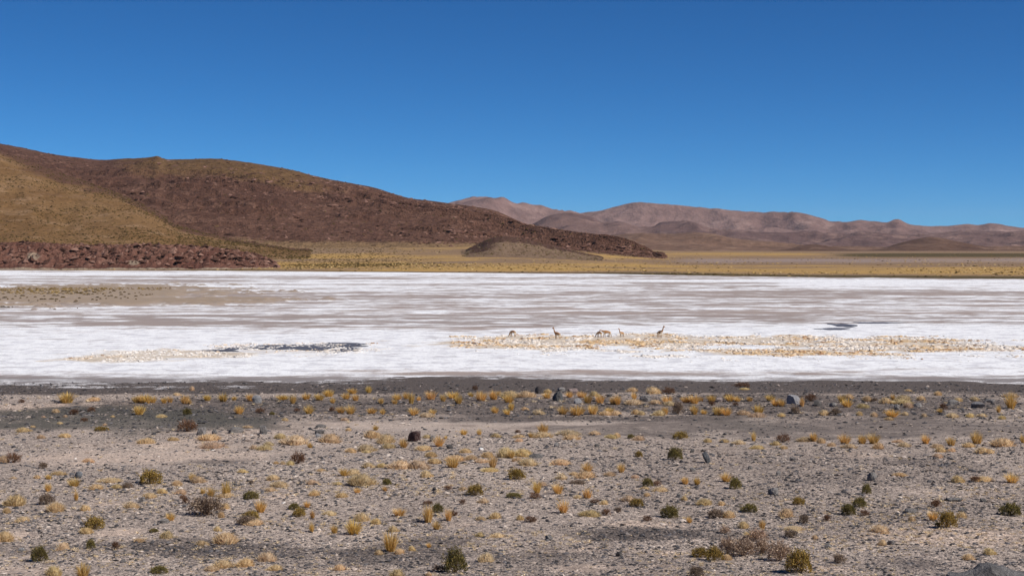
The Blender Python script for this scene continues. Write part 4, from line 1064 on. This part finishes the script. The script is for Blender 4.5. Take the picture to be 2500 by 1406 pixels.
ROCKTONE = {(1013, 1076): (0.085, 0.052, 0.048), (1175, 1099): (0.85, 0.85, 0.84), (1940, 986): (0.30, 0.30, 0.32), (1362, 978): (0.10, 0.10, 0.10), (2385, 995): (0.19, 0.19, 0.205),
            (626, 983): (0.24, 0.24, 0.25), (1412, 985): (0.30, 0.30, 0.31), (1737, 1129): (0.10, 0.105, 0.115), (193, 1167): (0.17, 0.18, 0.195), (1315, 961): (0.07, 0.06, 0.06), (1400, 963): (0.22, 0.17, 0.16), (52, 1346): (.36, .36, .36), (776, 1067): (.3, .3, .31), (1757, 981): (.34, .28, .26)}

pr = random.Random(11)
cnt = {}
for e in ents:
    kd = e['k']
    p = at_ground(e['u'], e['v'])
    sc = F / p.y
    w, h = e['w'] / sc, e['h'] / sc
    if kd in 'gp' and e['v'] < 1025: w *= 1.15; h *= 1.15
    i = cnt.get(kd, 0); cnt[kd] = i + 1
    rz = pr.uniform(0, 6.283)
    if kd in 'gpr':
        me = (VAR[kd] if kd != 'r' else ROCKS)[pr.randrange(len(VAR[kd]) if kd != 'r' else len(ROCKS))]
        o = bpy.data.objects.new(NAMES[kd], me)
        if kd == 'r':
            hh = h * 1.45
            o.scale = (w, w * pr.uniform(0.7, 1.0), hh)
            p.z -= hh * 0.3
            if (int(e['u']), int(e['v'])) == (1737, 1129):
                o.scale = (w * 0.75, w * 1.2, hh); rz = 0.2
            else: rz = pr.uniform(-0.5, 0.5) + pr.choice([0, math.pi])
            t = ROCKTONE.get((int(e['u']), int(e['v'])))
            if t is None:
                g_ = pr.uniform(0.10, 0.25); t = (g_ * 1.06, g_, g_ * 0.97)
            o.color = (*t, 1)
        else:
            d = pr.uniform(0.9, 1.1)
            o.scale = (w * 1.2, w * pr.uniform(.95, 1.2), h * (1.2 if kd == 'g' else 1.15))
            p.z -= 0.01
            q = pr.uniform(0.82, 1.12)
            o.color = (q, q * pr.uniform(.94, 1.04), q * pr.uniform(.85, 1.1), 1)
            if kd == 'p': rz = pr.uniform(-0.4, 0.4) + pr.choice([0, math.pi])
        o.location = p; o.rotation_euler = (0, 0, rz)
        if (int(e['u']), int(e['v'])) == (1737, 1129): o.rotation_euler = (0.1, -0.45, rz)
        link(o)
    else:
        o = bpy.data.objects.new(NAMES[kd], None)
        o.location = p; o.rotation_euler = (0, 0, rz)
        o.scale = (w * 0.98, w * 0.98, h * 1.0)
        link(o)
        st_, fo_ = VAR[kd][pr.randrange(4)]
        q = pr.uniform(0.85, 1.15) * (0.55 if kd == 't' and not (1765 < e['u'] < 1910 and e['v'] > 1300) else 1.0)
        for nm, me in (('stems', st_), ('foliage', fo_)):
            c = bpy.data.objects.new(nm, me); link(c, o); c.color = (q, q, q, 1)
    tag(o, e['label'], CATS[kd], GROUPS[kd])

# the long slab of grey rock cut off by the lower right corner
def slab_mesh():
    r_ = random.Random(5)
    bm = bmesh.new()
    prof = [(-1.0, 0.0), (-1.02, 0.22), (-0.96, 0.34), (-0.72, 0.36), (-0.45, 0.42), (-0.30, 0.52), (-0.12, 0.60), (0.15, 0.56), (0.45, 0.48), (0.75, 0.36), (1.02, 0.2), (1.1, 0.0)]
    layers = []
    for y, s_, dz in ((-0.42, 0.80, -0.10), (-0.30, 1.0, 0.0), (0.0, 1.0, 0.03), (0.30, 0.92, -0.02), (0.45, 0.7, -0.15)):
        layers.append([bm.verts.new((x * s_ + r_.uniform(-.03, .03), y + r_.uniform(-.03, .03), max(0, z * (0.9 + 0.2 * r_.random()) + (dz if z > 0.05 else 0)))) for x, z in prof])
    for a_, b_ in zip(layers[:-1], layers[1:]):
        for i in range(len(prof) - 1): bm.faces.new((a_[i], a_[i + 1], b_[i + 1], b_[i]))
    bm.faces.new(layers[0][::-1]); bm.faces.new(layers[-1])
    bmesh.ops.recalc_face_normals(bm, faces=bm.faces)
    bmesh.ops.triangulate(bm, faces=[f for f in bm.faces if len(f.verts) > 4])
    bmesh.ops.subdivide_edges(bm, edges=bm.edges, cuts=2, use_grid_fill=True)
    co = np.array([v.co[:] for v in bm.verts])
    q = fbm(co[:, 0] * 4, co[:, 1] * 4 + co[:, 2] * 3, 4, 3)
    for v, k_ in zip(bm.verts, q): v.co += Vector((0.02, 0.02, 0.05)) * k_
    me = bpy.data.meshes.new('boulder_slab'); bm.to_mesh(me); bm.free(); me.materials.append(M_ROCK)
    return me
p = at_ground(2428, 1430)
o = bpy.data.objects.new('boulder_slab', slab_mesh())
o.location = (p.x, p.y, p.z - 0.08); o.scale = (115 * p.y / F, 115 * p.y / F, 100 * p.y / F)
o.rotation_euler = (0, 0, -0.12); o.color = (0.15, 0.145, 0.145, 1)
link(o)
tag(o, 'long low grey slab of rock cut off by the lower right corner', 'rock')

# ------------------------------------------------------------------ dry wisps too small to count
n = 19500
uu = rng.uniform(-600, 3100, n); vv = 955 + (1480 - 955) * rng.random(n)
yd = -(vv - CY) / F; dy = CA + yd * SA; dz = -SA + yd * CA; dx = (uu - CX) / F / dy; sl_ = dz / dy
Yq = np.full(n, 70.0)
for it in range(30): Yq = 0.5 * Yq + 0.5 * np.clip((ground_h(dx * Yq, Yq) - CAMZ) / sl_, 33, 135)
Xq = dx * Yq; Zq = ground_h(Xq, Yq)
dens = np.clip(sstep(-0.3, 0.45, fbm(Xq / 6, Yq / 4, 4, 171, 0.6)) + 0.6 * zone(Xq, Yq, [(2340, 1320, 240, 40, 1), (1900, 1290, 160, 20, .6), (200, 1250, 260, 40, .8)]), 0, 1) * (1 - 0.95 * sample(g_smooth, Xq, Yq)) * (1 - 0.7 * sample(g_olive, Xq, Yq)) * (0.25 + 0.75 * sstep(1130, 1200, vv))
keep = rng.random(n) < dens
Xq, Yq, Zq = Xq[keep], Yq[keep], Zq[keep]
wr = random.Random(3)
V = []; Fc = []; C = []
wisps = [blades(wr, 24, 0.8, 0.5, 0.3, 0.9, 0.10, 1.3, STRAW, 2) for _ in range(12)]
for x, y, z in zip(Xq, Yq, Zq):
    bv, bf, bc = wisps[wr.randrange(12)]
    px_ = 3.0 + 8.0 * wr.random() ** 1.7; w = px_ * y / F
    a = wr.uniform(0, 6.28); ca, sa = math.cos(a) * w, math.sin(a) * w
    b = len(V)
    V += [(x + q[0] * ca - q[1] * sa, y + q[0] * sa + q[1] * ca, z + q[2] * w * 0.8) for q in bv]
    t = wr.uniform(.7, 1.1)
    C += [c * t for c in bc]
    Fc += [(i + b, j + b, k_ + b) for i, j, k_ in bf]
o = link(bpy.data.objects.new('dry_grass_wisps', mesh_from('dry_grass_wisps', np.array(V), np.array(Fc), False, [M_CRUST], None, np.array(C))))
tag(o, 'thin dry grass wisps scattered between the stones', 'grass', kind='stuff')
print('wisps', len(Xq))

# ------------------------------------------------------------------ low bushes on the tan bank across the salt
BANK = '''20 307 50;35 347 70;100 350 40;152 345 20;165 312 35;60 232 60;95 250 20;5 257 20;30 280 40;155 248 30;195 272 50;190 215 25;275 210 60;250 237 25;250 270 35;310 275 45;352 268 18;330 230 25;432 225 35;460 268 20;483 288 30;
505 252 40;545 252 40;410 327 35;455 330 20;515 320 40;555 321 35;540 213 25;585 182 30;600 163 20;660 207 50;705 208 40;630 250 55;690 252 40;680 272 20;700 292 30;730 272 12;770 228 55;800 245 45;825 208 25;870 184 30;865 150 40;765 155 35;805 156 35;
890 245 30;928 272 40;945 245 30;970 238 30;935 172 50;985 174 50;1030 198 45;1075 196 45;1050 160 20;1085 150 40;1130 190 30;1150 165 40;1190 230 40;1180 262 25;1130 255 30;1225 245 25;1260 188 25;1285 210 25;1295 242 15;1325 215 25;1360 210 40;1345 170 30;
1390 150 40;1415 230 35;1435 197 45;1480 196 40;1475 243 25;1525 222 30;1575 188 30;1560 235 25;1520 165 30;1470 170 30;1660 215 40;1660 250 20;1650 178 15;1720 195 25;1700 170 18;1745 203 15;1790 200 30;1830 195 30;1890 210 15;1860 190 12;667 375 30;945 360 15;612 362 12;1030 282 12'''
BUSH = [tussock_mesh(500)]
def bush_mesh(seed):
    r_ = random.Random(seed)
    V, Fc, C = [], [], []
    for i in range(420):
        a = r_.uniform(0, 6.283); rr = math.sqrt(r_.random()); e = math.sqrt(max(0, 1 - rr * rr)) * r_.uniform(.45, 1.0)
        c = Vector((rr * math.cos(a) * .5, rr * math.sin(a) * .5, e))
        d = Vector((r_.gauss(0, 1), r_.gauss(0, 1), r_.gauss(.5, 1))).normalized(); s = d.orthogonal().normalized()
        b = len(V); V += [tuple(c - s * .05), tuple(c + s * .05), tuple(c + d * .14)]; Fc.append((b, b + 1, b + 2))
        C += [np.array(r_.choice([(0.16, 0.105, 0.025), (0.20, 0.13, 0.03), (0.11, 0.075, 0.02)])) * r_.uniform(.8, 1.25)] * 3
    return mesh_from('bank_bush', np.array(V), Fc, False, [M_LEAF], None, np.array(C))
BUSH = [bush_mesh(510 + k) for k in range(4)]
bank = []
for q in BANK.replace('\n', '').split(';'):
    x, y, w = map(float, q.split())
    bank.append([x / 5, 680 + y / 5 + 1.2, w / 5])
def flat_on_salt(u, v):
    p = at_flat(u, v)
    for _ in range(6):
        z = float(salt_z(np.array([p.x]), np.array([p.y]))[0]); p = at_flat(u, v, z)
    return p
SPEC = {(7, 750.6): 'wide olive-brown bush at the near left corner of the tan bank', (133.4, 756.2): 'lone olive-brown bush on the salt just below the tan bank', (103, 745.2): 'left of two joined bushes at the near edge of the tan bank', (111, 745.4): 'right of two joined bushes at the near edge of the tan bank'}
for i, (u, v, w) in enumerate(bank):
    p = flat_on_salt(u, v); sc = F / p.y
    o = bpy.data.objects.new('bank_bush', BUSH[i % 4])
    o.location = p; o.scale = (w / sc * 1.1, w / sc * 1.1, (2.2 + 0.14 * w) / sc); o.rotation_euler = (0, 0, pr.uniform(0, 6.28))
    q = pr.uniform(.8, 1.15); o.color = (q, q, q, 1)
    link(o)
    lab = SPEC.get((round(u, 1), round(v, 1)), 'low olive-brown bush among the others on the tan bank across the salt')
    tag(o, lab, 'bush', 'bushes on the tan bank')
# the dense far row of the bank reads as one mass
k = 420
uu = np.concatenate([rng.uniform(-20, 420, k), rng.uniform(0, 260, 500)]); vv = np.concatenate([702 + 6 * rng.random(k), 702 + 16 * rng.random(500)])
P = np.array([tuple(flat_on_salt(a, b)) for a, b in zip(uu, vv)]); k = len(P)
s = 0.16 + 0.3 * rng.random(k)
o = bodies('bank_scrub', P, s * 1.3, s, s * 0.7, pick([(0.15, 0.095, 0.03), (0.20, 0.13, 0.045), (0.10, 0.066, 0.022), (0.32, 0.22, 0.10)], k), M_SCRUB, rng)
tag(o, 'dense small scrub along the far side of the tan bank', 'scrub', kind='stuff')

# ------------------------------------------------------------------ vicunas
TAN, DARKT, PALE = np.array((0.37, 0.190, 0.082)), np.array((0.26, 0.135, 0.062)), np.array((0.72, 0.62, 0.48))
def vicuna(name, u, v, face, pose, lab, size=1.0, yaw_neck=0.0, stride=0.0):
    """body, neck, head, legs and tail grown as one skin; facing +x in its own frame, metres"""
    J = []; E = []; Rr = []
    def add(p, r, parent=None):
        J.append(p); r = r if isinstance(r, tuple) else (r, r); Rr.append((r[0] * 1.18, r[1] * 1.18)); i = len(J) - 1
        if parent is not None: E.append((parent, i))
        return i
    hip = add((-0.36, 0, 0.74), (0.135, 0.16))
    mid = add((-0.05, 0, 0.71), (0.14, 0.165), hip)
    sho = add((0.26, 0, 0.71), (0.125, 0.17), mid)
    c, s = math.cos(yaw_neck), math.sin(yaw_neck)
    def nk(x, z): return (0.26 + x * c, x * s, z)
    if pose == 'up':
        chain = [((0.16, 0.84), (.085, .10)), ((0.23, 1.02), (.06, .068)), ((0.28, 1.20), (.05, .055)), ((0.31, 1.34), (.05, .055)), ((0.37, 1.40), (.056, .058)), ((0.46, 1.375), (.042, .04)), ((0.535, 1.345), (.03, .028))]
    elif pose == 'mid':
        chain = [((0.18, 0.78), (.085, .10)), ((0.33, 0.86), (.06, .068)), ((0.46, 0.90), (.05, .055)), ((0.56, 0.90), (.052, .056)), ((0.64, 0.85), (.042, .042)), ((0.70, 0.79), (.03, .03))]
    else:
        chain = [((0.17, 0.64), (.085, .10)), ((0.30, 0.47), (.06, .068)), ((0.41, 0.30), (.05, .055)), ((0.47, 0.20), (.052, .056)), ((0.52, 0.12), (.042, .042)), ((0.55, 0.05), (.03, .03))]
    last = sho; hi = None
    for k_, ((x, z), r) in enumerate(chain):
        last = add(nk(x, z), r, last)
        if k_ == len(chain) - 3: hi = last
    hx = J[hi]
    up = (0, 0, 1)
    for sgn in (-1, 1):
        if pose == 'up': add((hx[0] - 0.02 * c - sgn * 0.035 * s, hx[1] - 0.02 * s + sgn * 0.035 * c, hx[2] + 0.115), .017, hi)
        else: add((hx[0] - 0.09 * c - sgn * 0.035 * s, hx[1] - 0.09 * s + sgn * 0.035 * c, hx[2] + 0.06), .017, hi)
    tl = add((-0.50, 0, 0.70), .05, hip); add((-0.54, 0, 0.58), .032, tl)
    legs = []
    for sgn in (-1, 1):
        st_ = stride * sgn
        k1 = add((0.27 + st_ * .4, sgn * 0.09, 0.54), (.06, .07), sho); k2 = add((0.28 + st_, sgn * 0.085, 0.31), .044, k1); k3 = add((0.27 + st_ * 1.3, sgn * 0.085, 0.08), .032, k2); add((0.30 + st_ * 1.4, sgn * 0.085, 0.015), .028, k3)
        k1 = add((-0.37 - st_ * .4, sgn * 0.095, 0.54), (.075, .095), hip); k2 = add((-0.45 - st_, sgn * 0.09, 0.33), .048, k1); k3 = add((-0.42 - st_ * 1.2, sgn * 0.085, 0.08), .032, k2); add((-0.39 - st_ * 1.2, sgn * 0.085, 0.015), .028, k3)
    me = bpy.data.meshes.new('tmp'); me.from_pydata(J, E, []); me.update()
    ob = bpy.data.objects.new('tmp', me); COL.objects.link(ob)
    sk = ob.modifiers.new('skin', 'SKIN'); sk.use_smooth_shade = True
    for i, r in enumerate(Rr):
        d = me.skin_vertices[0].data[i]; d.radius = r; d.use_root = (i == hip)
    ss = ob.modifiers.new('sub', 'SUBSURF'); ss.levels = 2; ss.render_levels = 2
    dg = bpy.context.evaluated_depsgraph_get()
    out = bpy.data.meshes.new_from_object(ob.evaluated_get(dg))
    bpy.data.objects.remove(ob)
    co = np.array([q.co[:] for q in out.vertices])
    # coat: tawny above, white belly, chest bib, rump edge and inner legs
    z = co[:, 2]; x = co[:, 0]; y = co[:, 1]
    col = np.tile(TAN, (len(co), 1))
    t = sstep(0.62, 0.52, z + 0.04 * np.sin(x * 9))[:, None] * ((x > -0.6) & (x < 0.4))[:, None]
    col = col * (1 - t) + PALE * t
    bib = (sstep(0.28, 0.36, x) * sstep(0.50, 0.58, z) * sstep(0.80, 0.70, z) * (x < 0.46))[:, None]
    col = col * (1 - bib * .9) + PALE * bib * .9
    rump = (sstep(-0.42, -0.50, x))[:, None] * 0.55
    col = col * (1 - rump) + PALE * rump
    lowleg = (z < 0.36)[:, None] & (np.abs(y) > 0.05)[:, None]
    col = np.where(lowleg, 0.2 * PALE + 0.8 * DARKT, col)
    at = out.attributes.new('tint', 'FLOAT_COLOR', 'POINT')
    c4 = np.ones((len(co), 4), np.float32); c4[:, :3] = col; at.data.foreach_set('color', c4.ravel())
    out.materials.clear(); out.materials.append(M_FUR); out.name = 'vicuna'
    o = bpy.data.objects.new('vicuna', out)
    p = flat_on_salt(u, v)
    o.location = (p.x, p.y, p.z - 0.01); o.rotation_euler = (0, 0, R(face)); o.scale = (size,) * 3
    link(o); tag(o, lab, 'vicuna', 'vicunas on the salt flat')
    return o
# face: heading, 0 = to the right, 90 = away from the camera, 180 = to the left
vicuna('vicuna', 1252, 822.5, 132, 'down', 'leftmost vicuna, grazing with its head down to the left', 1.0)
vicuna('vicuna', 1361, 828, 128, 'up', 'dark-fronted vicuna standing head up, second from the left', 1.0, 0.6)
vicuna('vicuna', 1463.5, 824, 122, 'down', 'grazing vicuna seen from behind, left of the close pair', 0.93, 0.35)
vicuna('vicuna', 1481, 824, 184, 'mid', 'pale-sided vicuna striding left, right of the close pair', 1.03, 0.0, 0.10)
vicuna('vicuna', 1518, 823, 228, 'up', 'small pale vicuna standing alone, second from the right', 0.78, -0.3)
vicuna('vicuna', 1611, 824.5, 292, 'up', 'rightmost vicuna, standing tall and looking right', 1.03, 0.9)

# ------------------------------------------------------------------ thin dry air over the whole place
hx, z0, z1 = 28000.0, -5.0, 700.0
hv = np.array([(x, y, z) for z in (z0, z1) for (x, y) in ((-hx, -hx), (hx, -hx), (hx, hx), (-hx, hx))], float)
hf = np.array([(3, 2, 1, 0), (4, 5, 6, 7), (0, 1, 5, 4), (1, 2, 6, 5), (2, 3, 7, 6), (3, 0, 4, 7)])
hm = bpy.data.materials.new('haze_material'); hm.use_nodes = True
ht = hm.node_tree; ht.nodes.clear()
pv_ = ht.nodes.new('ShaderNodeVolumePrincipled'); ho = ht.nodes.new('ShaderNodeOutputMaterial')
pv_.inputs['Color'].default_value = (0.72, 0.80, 0.95, 1)
pv_.inputs['Density'].default_value = 0.000012
ht.links.new(pv_.outputs[0], ho.inputs['Volume'])
o = link(bpy.data.objects.new('haze', mesh_from('haze', hv, hf, False, [hm])))
tag(o, kind='stuff')
